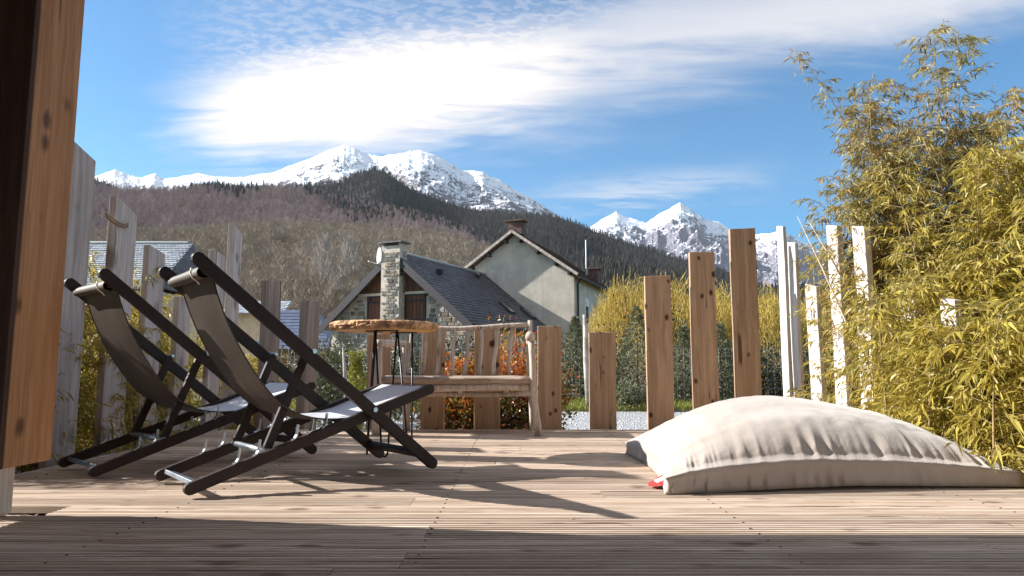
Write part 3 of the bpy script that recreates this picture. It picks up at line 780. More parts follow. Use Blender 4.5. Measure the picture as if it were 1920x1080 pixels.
# ================================================================ LOG BENCH
def logpath(a, b, n, wob, seed):
    r = random.Random(seed); a, b = Vector(a), Vector(b); ph = [r.uniform(0, 6) for _ in range(4)]; out = []
    d = (b-a).normalized(); s1 = d.orthogonal().normalized(); s2 = d.cross(s1)
    for k in range(n):
        f = k/(n-1); out.append(a.lerp(b, f)+s1*wob*math.sin(f*6+ph[0])+s2*wob*math.sin(f*8+ph[1]))
    return out
def logr(r0, r1, n, seed, knob=.12):
    r = random.Random(seed); return [(r0+(r1-r0)*k/(n-1))*(1+r.uniform(-knob, knob)) for k in range(n)]
def build_bench():
    FR = G(1008, 818); FL = Vector((-1.015, 5.27, 0)); dx = (FR-FL).normalized(); bk = Vector((-dx.y, dx.x, 0)); Wd = (FR-FL).length
    root = setp(empty('log_bench', FL, math.atan2(dx.y, dx.x)), 'rustic bench of barkless logs with spindle back at the deck edge', 'bench')
    lw = MATS['log_wood']; D = .42; W_ = Wd
    def log(name, a, b, r0, r1, seed, n=9, wob=.006, par=None, knob=.1):
        return MB().tube(logpath(a, b, n, wob, seed), logr(r0, r1, n, seed+1, knob), 10).build(name, lw, par or root, smooth=True)
    log('front_leg', (W_+.0, 0, 0), (W_-.045, .0, .70), .027, .026, 1, 10, .007)
    log('front_leg', (0, 0, 0), (.01, 0, .66), .034, .032, 2, 8, .004)
    log('back_leg', (W_-.06, D, 0), (W_-.075, D+.03, .885), .022, .020, 3, 10, .006)
    log('back_leg', (.14, D, 0), (.11, D+.03, .72), .030, .022, 4, 8, .004)
    # armrests, running front to back
    log('armrest', (W_-.045, -.05, .735), (W_-.07, D+.05, .70), .036, .028, 5, 7, .004)
    log('armrest', (.02, -.06, .685), (.10, D+.05, .70), .030, .026, 6, 7, .004)
    # backrest rail and spindles
    tz = .838
    log('top_rail', (.10, D+.03, tz-.02), (W_-.06, D+.03, tz+.005), .021, .020, 7, 12, .006)
    xs = [P(px, 660, 5.68).x for px in (822, 850, 875, 902, 929, 957)]
    inv = Matrix.Rotation(-math.atan2(dx.y, dx.x), 3, 'Z')
    lx = [(inv @ (Vector((x, 5.68, 0))-FL)).x for x in xs]
    lx += [lx[0]-.115, lx[0]-.24]
    for i, x in enumerate(lx):
        log('spindle', (x-.012, D+.005, .43), (x+.012, D+.03, tz-.01), 0.0150, .0165, 20+i, 9, .006, knob=.18)
    # seat of flat split logs
    for i in range(4):
        y = .035+i*.115; mb = MB(); n = 14
        pts = [Vector((.03+(W_-.08)*k/(n-1), y+.006*math.sin(k*1.3+i), .415+.004*math.sin(k*.9+i*2))) for k in range(n)]
        mb.tube(pts, logr(.062 if i else .058, .06, n, 40+i, .06), 10, flat=None)
        # flatten vertically
        mb.v = [(x, yy, .415+(z-.415)*(.42 if z > .415 else .62)) for x, yy, z in mb.v]
        mb.build('seat_log', MATS['seat_wood'], root, smooth=True)
    log('seat_rail', (.01, .03, .355), (W_-.04, .03, .355), .030, .030, 50, 9, .004)
    log('seat_rail', (.12, D, .36), (W_-.06, D, .36), .024, .024, 51, 9, .004)
    log('stretcher', (.13, D-.02, .285), (W_-.05, D-.02, .295), .022, .020, 52, 9, .005)
    for x in (.24, .62, .98):
        log('brace', (x, .03, .355), (x-.04, D, .30), .022, .022, int(60+x*10), 6, .003)
build_bench()

# ================================================================ BEANBAG
def build_beanbag():
    m, h, b, o = newmat('bag_canvas')
    v, r = objcoord(h, False)
    n = h.noise(v, 3.0, 4, 0.6); n2 = h.noise(v, 420, 2, 0.5)
    col = h.mix(h.ss(n, 0.3, 0.7), (0.39, 0.33, 0.28, 1), (0.44, 0.38, 0.33, 1))
    h.put(col, b.inputs['Base Color']); b.inputs['Roughness'].default_value = 0.7
    b.inputs['Specular IOR Level'].default_value = 0.3; b.inputs['Sheen Weight'].default_value = 0.3
    cr = h.noise(h.scale(v, (1, 1.5, 1)), 7, 5, 0.6, 0.6)
    hh = h.math('ADD', h.math('MULTIPLY', cr, 1.0), h.math('MULTIPLY', n2, 0.06))
    bump(h, b, hh, 0.35, 0.012)
    FLc = G(1245, 926); FRc = G(1930, 913); RLc = Vector((.66, 4.14, 0)); RRc = Vector((2.30, 4.15, 0))
    ns, ntt = 260, 170
    def sp(n):   # denser at the edges
        t = np.linspace(-1, 1, n); return np.sin(t*math.pi/2)*.55+t*.45
    s = sp(ns)[None, :]; t = sp(ntt)[:, None]
    s = np.repeat(s, ntt, 0); t = np.repeat(t, ns, 1)
    a = (s+1)/2; c = (t+1)/2
    pull = .055
    X = (FLc.x*(1-a)+FRc.x*a)*(1-c)+(RLc.x*(1-a)+RRc.x*a)*c
    Y = (FLc.y*(1-a)+FRc.y*a)*(1-c)+(RLc.y*(1-a)+RRc.y*a)*c
    X += pull*(1-t**2)*(-s)*np.abs(s)**3; Y += .5*pull*(1-s**2)*(-t)*np.abs(t)**3
    fs = 1-np.abs(s*.985)**2.3; ft = 1-np.abs(t*.985)**2.1
    # crown a little to the left of the middle, long fall to the right
    skew = 1.0-.38*np.clip(a-.40, 0, 1)**1.1*1.3
    sk2 = 1.0-.10*np.clip(.4-a, 0, 1)
    puff = .345*np.where(s < 0, np.clip(fs, 0, 1)**.50, np.clip(fs, 0, 1)**.58)*np.clip(ft, 0, 1)**.50*skew*sk2
    e_front = np.exp(-(t+1)/.10); e_back = np.exp(-(1-t)/.1); e_l = np.exp(-(s+1)/.08); e_r = np.exp(-(1-s)/.1)
    wf = fbm(s*17+3, t*1.4+1, 3, .6); wr = ridged(s*20+31, t*1.1+9, 3, .5)
    lift = np.clip((t+1)/.05, 0, 1)
    wr1 = np.exp(-(t+1)/.075)*lift*(wr-.62)*.066*(.35+1.6*np.clip(fbm(s*5+2,s*0+1,2)-.25,0,1))
    wr2 = np.exp(-(t+1)/.26)*lift*(ridged(s*5+3+t*.8, t*.9+4, 3, .5)-.6)*.012
    wl = np.exp(-(s+1)/.16)*np.clip((s+1)/.05, 0, 1)*(ridged(t*9+3, s*1.2+4, 3, .5)-.62)*.03
    wrr = np.exp(-(1-s)/.20)*np.clip((1-s)/.05, 0, 1)*(ridged(t*8+13, s*1.2+4, 3, .5)-.62)*.03
    soft = (fbm(s*2.6+8, t*2.2+2, 4)-.5)*.042*np.clip(fs*ft*2, 0, 1)
    diag = -.012*np.exp(-((t-(.1-.75*(s-.25)))/.07)**2)*np.clip((s-.15)*3, 0, 1)*np.clip((.9-s)*4, 0, 1)
    seam = .022+.030*e_front*(1-.3*a)+.012*e_front*np.sin(np.clip(a,0,1)*3.14)+.006*(fbm(s*12+5, t*2+0, 2)-.5)
    corner = .030*np.exp(-(((s+1)/.15)**2+((t-1)/.2)**2))
    Z = seam+corner+puff+wr1+wr2+wl+wrr+soft+diag
    Y = Y-.028*e_front*(1-np.clip((t+1)/.02, 0, 1))  # seam stands proud
    top = np.stack([X.ravel(), Y.ravel(), Z.ravel()], 1)
    idx = lambda j, i: j*ns+i
    F = [(idx(j, i), idx(j, i+1), idx(j+1, i+1), idx(j+1, i)) for j in range(ntt-1) for i in range(ns-1)]
    # boundary loop
    loop = [idx(0, i) for i in range(ns)]+[idx(j, ns-1) for j in range(1, ntt)]+[idx(ntt-1, i) for i in range(ns-2, -1, -1)]+[idx(j, 0) for j in range(ntt-2, 0, -1)]
    L = len(loop); V = [tuple(p) for p in top]; cx, cy = float(X.mean()), float(Y.mean())
    rows = []
    for rr_ in range(4):
        row = []
        for q, k in enumerate(loop):
            x, y, z = top[k]; f = (rr_+1)/4
            front = math.exp(-max(0, y-2.93)/.05)
            wv = .020*(float(vnoise(np.array(q*.30+4.), np.array(rr_*.5)))-.5)*2*math.sin(f*3.1)**.5
            inn = (.006+.014*math.sin(f*3.0)*front) if rr_ < 3 else -.0
            dx, dy = cx-x, cy-y; dl = math.hypot(dx, dy)
            zb = .0035 + .016*max(0, math.sin((x-.85)*2.1))*front
            out = -.012*front if rr_ in (1, 2) else 0
            V.append((x+dx/dl*(inn+wv*f+out)*1.0, y+dy/dl*(inn+wv*f+out), z*(1-f)+zb*f)); row.append(len(V)-1)
        rows.append(row)
    prev = loop
    for row in rows:
        for q in range(L): F.append((prev[q], row[q], row[(q+1) % L], prev[(q+1) % L]))
        prev = row
    V.append((cx, cy, .02)); ci = len(V)-1
    for q in range(L): F.append((prev[q], ci, prev[(q+1) % L]))
    root = setp(empty('beanbag', (0, 0, 0)), 'large beige pillow beanbag lying flat on the deck', 'beanbag')
    mb = MB(); mb.v = V; mb.f = F
    mb.build('cover', m, root, smooth=True)
    # stitched seam along the front: short stitches as one fine raised thread
    pts = [top[idx(1, i)]+np.array([0, -.004, .003]) for i in range(2, ns-2, 1)]
    sm = MB()
    for i in range(0, len(pts)-2, 2): sm.tube([pts[i], pts[i+1]], .0012, 4)
    st = sm.build('stitching', MATS['thread'], root); st['kind'] = 'stuff'
    # red label sewn to the near left corner, lying on the boards
    p0 = G(1247, 908, .03); p1 = G(1238, 892, .05)
    n = 12; LV = []
    A_, B_ = Vector((.695, 2.93, .045)), Vector((.665, 3.10, .04))
    for k in range(n+1):
        f = k/n; w = math.sin(math.pi*min(max(f, .02), .98))**.45
        e = A_.lerp(B_, f); LV += [e, e+Vector((-.105*w, -.03, -.036*w+.002)), ]
    LF = [(2*k, 2*k+1, 2*k+3, 2*k+2) for k in range(n)]
    lo = MB().add(LV, LF).build('label_tag', MATS['label_red'], root)
    md = lo.modifiers.new('thick', 'SOLIDIFY'); md.thickness = .002
    # white script-like mark on the tag
    ctr = A_.lerp(B_, .5)+Vector((-.055, -.016, -.014)); mk = MB()
    du = Vector((-.024, 0, -.010)); dv = Vector((0, .030, -.001)); up = Vector((-.2, -.2, .9)).normalized()*.003
    def stroke(pp, r=.0042): mk.tube([ctr+du*a+dv*b_+up for a, b_ in pp], r, 6)
    stroke([(-.6, -.9), (.5, -.9), (.7, -.5), (.1, -.4), (-.5, -.2)]); stroke([(-.6, .1), (.3, .0), (.7, .35), (.2, .6), (-.4, .4), (-.2, 0)]); stroke([(-.7, .9), (0, .75), (.8, .9)])
    mk.build('mark', MATS['label_white'], lo)
build_beanbag()

def litter():
    rs = np.random.RandomState(17); n = 46
    X = np.concatenate([rs.uniform(-1.4, 1.6, 16), rs.uniform(1.2, 2.6, 30)]); Y = np.concatenate([rs.uniform(2.0, 4.8, 16), rs.uniform(2.3, 2.8, 12), rs.uniform(4.4, 5.6, 18)])
    C = np.stack([X, Y, np.full(n, .004)], 1); D = rs.randn(n, 3)*[1, 1, .08]; D /= np.linalg.norm(D, axis=1)[:, None]
    V, F = leaf_arrays(C, D, .02+.035*rs.rand(n), .006+.004*rs.rand(n), rs, .1)
    V[:, 2] = np.abs(V[:, 2]-.004)*.4+.002
    setp(link('fallen_leaves', mesh_np('fallen_leaves', V, F, MATS['twig_brown'])), 'small dry bamboo leaves scattered over the deck boards', 'leaf litter', kind='stuff')
litter()

# ================================================================ PLANTS
def unit(a): return a/(np.linalg.norm(a, axis=1)[:, None]+1e-9)
def bamboo(x, y, z, h, nc, spread, lean, label, seed, leaf=.10, t0=.12, mat='bamboo_leaf', dens=1.0, bl=.38, group=None, sd=(-.35, -.2), thin_top=True, hmul=None):
    rs = np.random.RandomState(seed)
    root = setp(empty('bamboo', (x, y, z)), label, 'bamboo', group)
    LC, LD, LL = [], [], []; tw = MB()
    for c in range(nc):
        bx, by = rs.randn(2)*spread*.35; az = rs.rand()*6.283; ln = lean*(.3+.9*rs.rand())
        lx, ly = ln*math.cos(az)+sd[0]*h*.12, ln*math.sin(az)+sd[1]*h*.12
        hh = h*(.62+.38*rs.rand()) if c else h
        def pt(t): return np.array([bx+lx*t*t*h*.5, by+ly*t*t*h*.5, hh*(t-.10*t**3)])
        pts = [pt(k/9) for k in range(10)]
        MB().tube(pts, [max(.0016, .0075*(1-.85*k/9)) for k in range(10)], 5).build('culm', MATS['culm'], root, smooth=True)
        nb = int(hh*32*dens)
        for k in range(nb):
            t = t0+(1-t0)*(k+rs.rand())/nb
            p = pt(t); a = rs.rand()*6.283; sz = bl*(1.1-.55*t)*(.5+.8*rs.rand())
            d = np.array([math.cos(a), math.sin(a), .55*rs.rand()+.1]); d /= np.linalg.norm(d)
            q = p+d*sz+np.array([0, 0, -.25*sz]); mid = p+d*sz*.55
            tw.tube([p, mid, q], [.0016, .0012, .0007], 3, caps=False)
            nl = int(10+9*rs.rand())
            for i in range(nl):
                f = .25+.75*(i+rs.rand())/nl
                base = p*(1-f)**2+2*mid*f*(1-f)+q*f*f
                dd = d*.9+rs.randn(3)*.55+np.array([0, 0, -.55-.4*rs.rand()])
                LC.append(base); LD.append(dd); LL.append(leaf*(.5+.75*rs.rand()))
        # leafy tip
        for i in range(9):
            f = .93+.07*rs.rand(); LC.append(pt(f)); LD.append(rs.randn(3)*.6+np.array([0, 0, .7])); LL.append(leaf*(.5+.5*rs.rand()))
    LC = np.array(LC); LD = unit(np.array(LD)); LL = np.array(LL)
    V, F = leaf_arrays(LC, LD, LL, LL*.135+.002, rs, .2, .25)
    fo = link('foliage', mesh_np('foliage', V, F, MATS[mat]), root); fo['kind'] = 'stuff'
    to = tw.build('twigs', MATS['culm'], root); to['kind'] = 'stuff'
    return root

def shrub(name, loc, dims, n, leaf, mat, label, cat, seed, trunk='bark_dark', shape='ball', aspect=.5, clumps=26, group=None, stems=5, updir=.3, matsplit=None, tr=.02):
    """leafy plant: stems + leaves gathered in uneven clumps inside its volume"""
    rs = np.random.RandomState(seed); root = setp(empty(name, loc), label, cat, group)
    w, d, h = dims; st = MB()
    if shape == 'cone':
        tt = rs.rand(n)**1.25; ang = rs.rand(n)*6.283; tier = .75+.35*np.abs(np.sin(tt*22)); rr = (1-tt)**.85*tier*(.45+.55*rs.rand(n)**.5)
        C = np.stack([w/2*rr*np.cos(ang), d/2*rr*np.sin(ang), h*(.10+.90*tt)-.10*rr*h*.6], 1)
        D = np.stack([np.cos(ang), np.sin(ang), np.full(n, .15)], 1)+rs.randn(n, 3)*.5
        st.tube([(0, 0, 0), (0, 0, h*.5), (0, 0, h*.97)], [tr, tr*.6, .003], 6)
        for k in range(26):
            t = .08+.85*k/26; a = k*2.4; r = w*.42*(1-t)
            st.tube([(0, 0, h*t), (r*math.cos(a), r*math.sin(a), h*t-.05*r)], [.006, .002], 3)
    elif shape == 'column':
        tt = rs.rand(n); ang = rs.rand(n)*6.283; rr = np.clip(1.15-tt, .25, 1)**.5*(.5+.5*rs.rand(n)**.5)*(.8+.3*np.sin(tt*17+3))
        C = np.stack([w/2*rr*np.cos(ang), d/2*rr*np.sin(ang), h*tt], 1); D = rs.randn(n, 3)+[0, 0, .6]
        st.tube([(0, 0, 0), (0, 0, h*.9)], [tr, tr*.4], 6)
    else:
        cc = rs.randn(clumps, 3); cc = unit(cc)*(.35+.65*rs.rand(clumps, 1)**.5); cc[:, 2] = cc[:, 2]*.5+.5
        if shape == 'hedge': cc = np.stack([rs.rand(clumps)*2-1, rs.rand(clumps)*2-1, rs.rand(clumps)], 1)
        cc = cc*[w/2*.85, d/2*.85, h*.9]; sz = (.16+.16*rs.rand(clumps))*min(w, h)*(1 if shape == 'ball' else .9)
        k = rs.randint(0, clumps, n); off = np.clip(rs.randn(n, 3)*.5, -1, 1)
        C = cc[k]+off*sz[k][:, None]; C[:, 2] = np.abs(C[:, 2])
        D = unit(off)*.8+rs.randn(n, 3)*.5+[0, 0, updir]
        for i in range(stems):
            q = cc[i % clumps]; st.tube([(rs.randn()*.04, rs.randn()*.04, 0), (q[0]*.5, q[1]*.5, q[2]*.5), tuple(q)], [tr*.8, tr*.5, .004], 5)
        for i in range(clumps):
            q = cc[i]; st.tube([(q[0]*.3, q[1]*.3, q[2]*.3), tuple(q)], [tr*.3, .003], 3)
    D = unit(D); L = leaf*(.55+.8*rs.rand(n))
    st.build('stem', MATS[trunk], root)
    if matsplit:
        f = C[:, 2]/h+rs.randn(n)*.13; sel = f > matsplit[0]
        V, F = leaf_arrays(C[sel], D[sel], L[sel], L[sel]*aspect, rs)
        o = link('upper_foliage', mesh_np('upper_foliage', V, F, MATS[mat]), root); o['kind'] = 'stuff'
        V, F = leaf_arrays(C[~sel], D[~sel], L[~sel], L[~sel]*aspect, rs)
        o = link('lower_foliage', mesh_np('lower_foliage', V, F, MATS[matsplit[1]]), root); o['kind'] = 'stuff'
    else:
        V, F = leaf_arrays(C, D, L, L*aspect, rs)
        o = link('foliage', mesh_np('foliage', V, F, MATS[mat]), root); o['kind'] = 'stuff'
    return root

BG = 'bamboo plants along the right side of the deck'
bamboo(2.84, 4.85, -.15, 3.40, 24, .50, .13, 'tallest bamboo clump, its thin tips against the clouds', 1, .062, .12, 'bamboo_leaf_dry', 1.5, .34, BG, (-.06, 0))
bamboo(3.50, 4.65, -.15, 2.75, 22, .7, .14, 'bamboo clump at the right picture edge with airy drooping tips', 2, .062, .12, 'bamboo_leaf_dry', 1.5, .34, BG, (.1, 0))
bamboo(2.90, 5.25, -.15, 1.75, 16, .5, .22, 'yellow green bamboo clump behind the tall white plank', 3, .055, .05, 'bamboo_leaf', 1.7, .28, BG, (-.06, 0))
bamboo(2.95, 4.35, -.15, 2.2, 18, .6, .22, 'dense bamboo clump in the middle of the hedge', 4, .060, .05, 'bamboo_leaf', 1.6, .32, BG, (-.05, -.1))
bamboo(2.80, 3.80, -.15, 1.55, 18, .6, .3, 'golden bamboo clump drooping behind the beanbag', 5, .078, .03, 'bamboo_leaf', 1.7, .32, BG, (-.2, -.1))
bamboo(3.10, 3.45, -.15, 1.75, 18, .7, .3, 'broad leaved bamboo clump right of the beanbag', 6, .088, .03, 'bamboo_leaf', 1.6, .34, BG, (-.15, -.15))
bamboo(2.75, 3.15, -.15, 1.15, 14, .5, .3, 'low bamboo clump hanging toward the beanbag corner', 7, .088, .03, 'bamboo_leaf', 1.7, .30, BG, (-.25, -.2))
bamboo(3.35, 3.95, -.15, 2.2, 18, .7, .25, 'leafy bamboo clump rising at the right behind the broad leaves', 8, .072, .05, 'bamboo_leaf', 1.6, .34, BG, (0, 0))
bamboo(2.42, 3.45, -.15, 1.0, 13, .5, .3, 'golden bamboo clump nearest the camera over the beanbag end', 10, .088, .02, 'bamboo_leaf', 1.8, .28, BG, (-.1, -.2))
bamboo(2.55, 4.10, -.15, 1.45, 16, .5, .25, 'yellow bamboo clump covering the pale planks', 11, .070, .02, 'bamboo_leaf', 1.8, .30, BG, (0, -.1))
bamboo(2.74, 4.70, -.15, 1.75, 18, .42, .2, 'fine leaved bamboo clump right of the tall white plank', 12, .055, .03, 'bamboo_leaf', 1.9, .28, BG, (0, 0))
bamboo(3.0, 3.0, -.15, 1.45, 14, .5, .3, 'leafy bamboo clump at the right edge above the beanbag corner', 13, .088, .03, 'bamboo_leaf', 1.7, .32, BG, (0, -.1))
bamboo(2.95, 5.95, -.2, .95, 9, .5, .25, 'low bamboo clump between the white planks', 9, .055, .03, 'bamboo_leaf', 1.6, .22, BG, (-.25, 0))
# the long bare-stemmed culm leaning left over the hedge
def lean_culm():
    rs = np.random.RandomState(21); root = setp(empty('bamboo', (2.75, 4.9, -.15)), 'single sparse bamboo cane leaning left into the clouds', 'bamboo', BG)
    tgt = P(1484, 88, 4.9)-Vector((2.75, 4.9, -.15))
    pts = []
    for k in range(14):
        t = k/13; pts.append(np.array([tgt.x*t**2.6, tgt.y*t, tgt.z*(1.32*t-.32*t*t) if t < 1 else tgt.z]))
    MB().tube(pts, [max(.0016, .008*(1-.9*k/13)) for k in range(14)], 5).build('culm', MATS['culm'], root, smooth=True)
    LC, LD, LL = [], [], []; tw = MB()
    for i in range(80):
        t = .55+.44*rs.rand(); k = min(int(t*13), 12); f = t*13-k; p = pts[k]*(1-f)+pts[k+1]*f
        a = rs.rand()*6.283; sz = .24*(.4+.7*rs.rand())*(1.25-.8*t); d = np.array([math.cos(a), math.sin(a)*.6, .5*rs.rand()+.05]); q = p+d*sz
        q[2] -= .2*sz; tw.tube([p, q], [.0013, .0006], 3, caps=False)
        for j in range(7):
            g = .3+.7*rs.rand(); LC.append(p*(1-g)+q*g); LD.append(d*.8+rs.randn(3)*.5+[0, 0, -.6]); LL.append(.058*(.5+.7*rs.rand()))
    LC = np.array(LC); LD = unit(np.array(LD)); LL = np.array(LL); V, F = leaf_arrays(LC, LD, LL, LL*.13+.002, rs, .2, .15)
    o = link('foliage', mesh_np('foliage', V, F, MATS['bamboo_leaf_dry']), root); o['kind'] = 'stuff'
    o = tw.build('twigs', MATS['culm'], root); o['kind'] = 'stuff'
lean_culm()
# two bare canes by the white planks
for (x0, y0, x1, y1, lab) in ((1495, 406, 1585, 600, 'longer of two bare canes leaning between the white planks'), (1518, 418, 1600, 560, 'shorter of two bare canes leaning between the white planks')):
    a = P(x0, y0, 5.0); c = P(x1, y1, 4.9); d = (c-a); mb = MB().tube([a, a.lerp(c, .5)+Vector((.008, 0, 0)), c, c+d*.55], [.0016, .005, .008, .009], 6)
    setp(mb.build('bare_cane', MATS['log_wood'], smooth=True), lab, 'cane', 'bare canes between the white planks')

LG = 'bamboo plants behind the left planks'
for i, (x, y, h, lab) in enumerate([
        (-2.95, 3.72, 1.2, 'dark bamboo foliage seen just right of the timber pillar'),
        (-2.85, 4.05, 1.2, 'bamboo foliage between the first two grey planks'),
        (-2.80, 4.60, 1.45, 'sunlit yellow bamboo between the rope marked plank and its neighbour'),
        (-2.85, 5.15, 1.2, 'bamboo foliage showing between the chair rails'),
        (-2.75, 5.75, 1.0, 'low bamboo foliage left of the grooved grey plank'),
        (-2.45, 6.35, .8, 'small bamboo tuft behind the grey corner posts')]):
    bamboo(x, y, -.15, h*1.05, 14, .5, .35, lab, 40+i, .06, .02, 'bamboo_leaf', 2.0, .28, LG, (-.05, 0))
# out of frame at the left, throws the leafy shadow
bamboo(-3.5, 3.85, -.15, 1.6, 12, .6, .3, 'bamboo clump standing left of the timber pillar outside the deck', 52, .09, .05, 'bamboo_leaf', 1.3, .34, LG, (0, 0))

# red and orange bush behind the bench
for i, (px, py, Y, w, h, lab, sd) in enumerate([
        (862, 620, 6.45, .62, 1.18, 'orange and red leaved bush behind the left spindles of the bench', 61),
        (955, 612, 6.6, .95, 1.30, 'broad red leaved bush behind the right half of the bench', 62)]):
    p = P(px, py, Y)
    shrub('photinia_bush', (p.x, Y, GZ), (w*1.1, .7, h*.90), 9500, .046, 'photinia_leaf', lab, 'bush', sd, clumps=46, group='red leaved bushes behind the bench', matsplit=(.50, 'photinia_green'))
p = P(985, 740, 6.3); shrub('dark_bush', (p.x, 6.3, GZ), (.55, .5, .55), 2200, .04, 'photinia_green', 'dark purple green bush under the right end of the bench', 'bush', 63, clumps=20)
p = P(655, 770, 6.3); shrub('small_shrub', (p.x, 6.3, GZ), (.35, .35, .32), 600, .035, 'ivy_leaf', 'small yellow green shrub on the gravel seen under the deckchair seat', 'bush', 64, clumps=9)

# beyond the yard
def Pz(px, Y, z): a = P(px, 690, Y); return (a.x, Y, z)
shrub('holly_shrub', Pz(622, 10.5, GZ), (1.15, .9, 1.35), 3600, .06, 'shrub_leaf', 'glossy green shrub at the foot of the stone house gable', 'shrub', 70, clumps=34)
shrub('slim_conifer', Pz(668, 9.2, GZ), (.40, .40, 1.05), 2600, .045, 'ivy_leaf', 'slim yellow green conifer before the stone house', 'conifer', 71, shape='column')
shrub('holly_shrub', Pz(745, 11.5, GZ), (.9, .8, 1.1), 2200, .06, 'shrub_leaf', 'grey green shrub behind the round table legs', 'shrub', 72, clumps=26)
CG = 'young conifers along the wire fence'
for i, (px, Y, w, h, lab) in enumerate([
        (1080, 15.2, 1.05, 1.95, 'young conifer left of the tall pale pole'),
        (1196, 14.9, 1.30, 2.15, 'young conifer between the short plank and its taller neighbour'),
        (1283, 15.4, .95, 1.75, 'young conifer right of the first tall brown plank'),
        (1352, 15.3, 1.1, 1.8, 'young conifer between the two tallest brown planks')]):
    shrub('young_conifer', Pz(px, Y, GZ), (w, w, h), 3400, .085, 'conifer_leaf', lab, 'conifer', 80+i, shape='cone', aspect=.28, group=CG, tr=.022)
shrub('low_shrub', Pz(1180, 14.2, GZ), (.75, .5, .62), 1100, .07, 'conifer_leaf', 'low pale shrub beneath the young conifer over the gravel', 'shrub', 85, clumps=14)
HG = 'dark hedge plants behind the wire fence'
for i, (px, Y, w, h, lab) in enumerate([
        (640, 16.5, 4.2, 1.35, 'dark hedge plant below the stone gable'),
        (800, 17.0, 4.0, 1.5, 'dark hedge plant hidden behind the bench spindles'),
        (1010, 17.2, 3.6, 1.55, 'dark hedge plant before the white house gable'),
        (1100, 17.8, 3.2, 1.45, 'dark hedge plant behind the tall pale pole'),
        (1240, 23.0, 4.0, 2.6, 'dark evergreen bush standing beyond the parked car'),
        (1345, 17.6, 2.6, 1.25, 'dark hedge plant between the tall brown planks'),
        (1450, 17.2, 3.4, 1.5, 'dark hedge plant left of the white planks')]):
    zb = float(terrain_profile(Y))
    shrub('hedge_plant', Pz(px, Y, zb-.05), (w, 1.5, h+(GZ-zb)), 4200, .11, 'dark_leaf', lab, 'hedge', 90+i, shape='hedge', clumps=46, group=HG, tr=.03)
# brown undergrowth
for i, (px, Y, w, h, lab) in enumerate([(1165, 20.5, 3.2, 2.5, 'brown leaf bare thicket left of the first willow'), (1400, 21, 4.5, 2.3, 'brown leaf bare thicket behind the tallest planks'), (700, 22, 6, 1.8, 'brown leaf bare thicket beside the stone house')]):
    zb = float(terrain_profile(Y))
    shrub('bare_thicket', Pz(px, Y, zb), (w, 2, h), 5200, .16, 'twig_brown', lab, 'thicket', 110+i, shape='hedge', aspect=.10, clumps=40, updir=.9, tr=.03)

def willow(px, Y, w, h, label, seed):
    rs = np.random.RandomState(seed); zb = float(terrain_profile(Y)); root = setp(empty('willow_tree', Pz(px, Y, zb)), label, 'tree', 'yellow willows beyond the yard')
    tb = MB(); tb.tube([(0, 0, 0), (.05, 0, h*.25), (-.05, .05, h*.5)], [.16, .12, .09], 8)
    for k in range(9):
        a = k*.7+rs.rand()*.5; r = w*.36*(.5+.5*rs.rand()); tb.tube([(0, 0, h*(.25+.03*k)), (r*.5*math.cos(a), r*.5*math.sin(a), h*(.6+.02*k)), (r*math.cos(a), r*math.sin(a), h*(.82+.1*rs.rand()))], [.07, .045, .015], 5)
    tb.build('trunk', MATS['bark_dark'], root)
    LC, LD, LL = [], [], []
    for s in range(900):
        a = rs.rand()*6.283; r = rs.rand()**.5; x, y = w/2*r*math.cos(a), w/2*r*math.sin(a)
        zt = h*(1-.30*r**2.2+.07*math.sin(a*5+seed)+.05*rs.randn()); ln = h*(.25+.55*rs.rand())
        n = int(ln/.17)+2; k = np.arange(n); dx, dy = rs.randn(2)*.10
        c = np.stack([x+dx*k*.17+.05*np.sin(k+s), y+dy*k*.17, np.maximum(zt-k*.17, .3)], 1)
        LC.append(c); LD.append(np.tile([[dx, dy, -1.]], (n, 1))+rs.randn(n, 3)*.28); LL.append(.20+.12*rs.rand(n))
    for s in range(90):      # short upright sprigs on top
        a = rs.rand()*6.283; r = rs.rand()**.5; x, y = w/2*r*math.cos(a), w/2*r*math.sin(a); zt = h*(1-.30*r**2.2+.07*math.sin(a*5+seed))
        LC.append(np.array([[x, y, zt]])); LD.append(np.array([[rs.randn()*.6, rs.randn()*.6, .5]])); LL.append(np.array([.35+.3*rs.rand()]))
    LC = np.concatenate(LC); LD = unit(np.concatenate(LD)); LL = np.concatenate(LL)
    V, F = leaf_arrays(LC, LD, LL, LL*.085+.006, rs)
    o = link('crown', mesh_np('crown', V, F, MATS['willow_leaf']), root); o['kind'] = 'stuff'
for args in [(1185, 31, 4.0, 5.5, 'yellow willow right beside the white house wall', 1), (1262, 29, 3.6, 5.2, 'yellow willow behind the first tall brown plank', 2),
             (1345, 32, 4.2, 5.4, 'yellow willow between the tall brown planks', 3), (1432, 28, 3.8, 4.7, 'yellow willow right of the tallest brown plank', 4),
             (1530, 30, 4.4, 4.6, 'yellow willow behind the white planks', 5)]:
    willow(*args)

# grass verge
def verge():
    rs = np.random.RandomState(9); N = 26000
    X = rs.rand(N)*17-7; Y = 13.7+rs.rand(N)**1.4*3.0; Z = terrain_profile(Y)
    C = np.stack([X, Y, Z], 1); cl = fbm(X*1.3, Y*1.3, 3); D = unit(rs.randn(N, 3)*.4+[0, 0, 1]); L = (.05+.13*rs.rand(N))*(.3+1.3*cl)
    V, F = leaf_arrays(C, D, L, .018+0*L, rs)
    setp(link('grass_verge', mesh_np('grass_verge', V, F, MATS['grass_blade'])), 'strip of short green grass between gravel yard and wire fence', 'grass', kind='stuff')
verge()

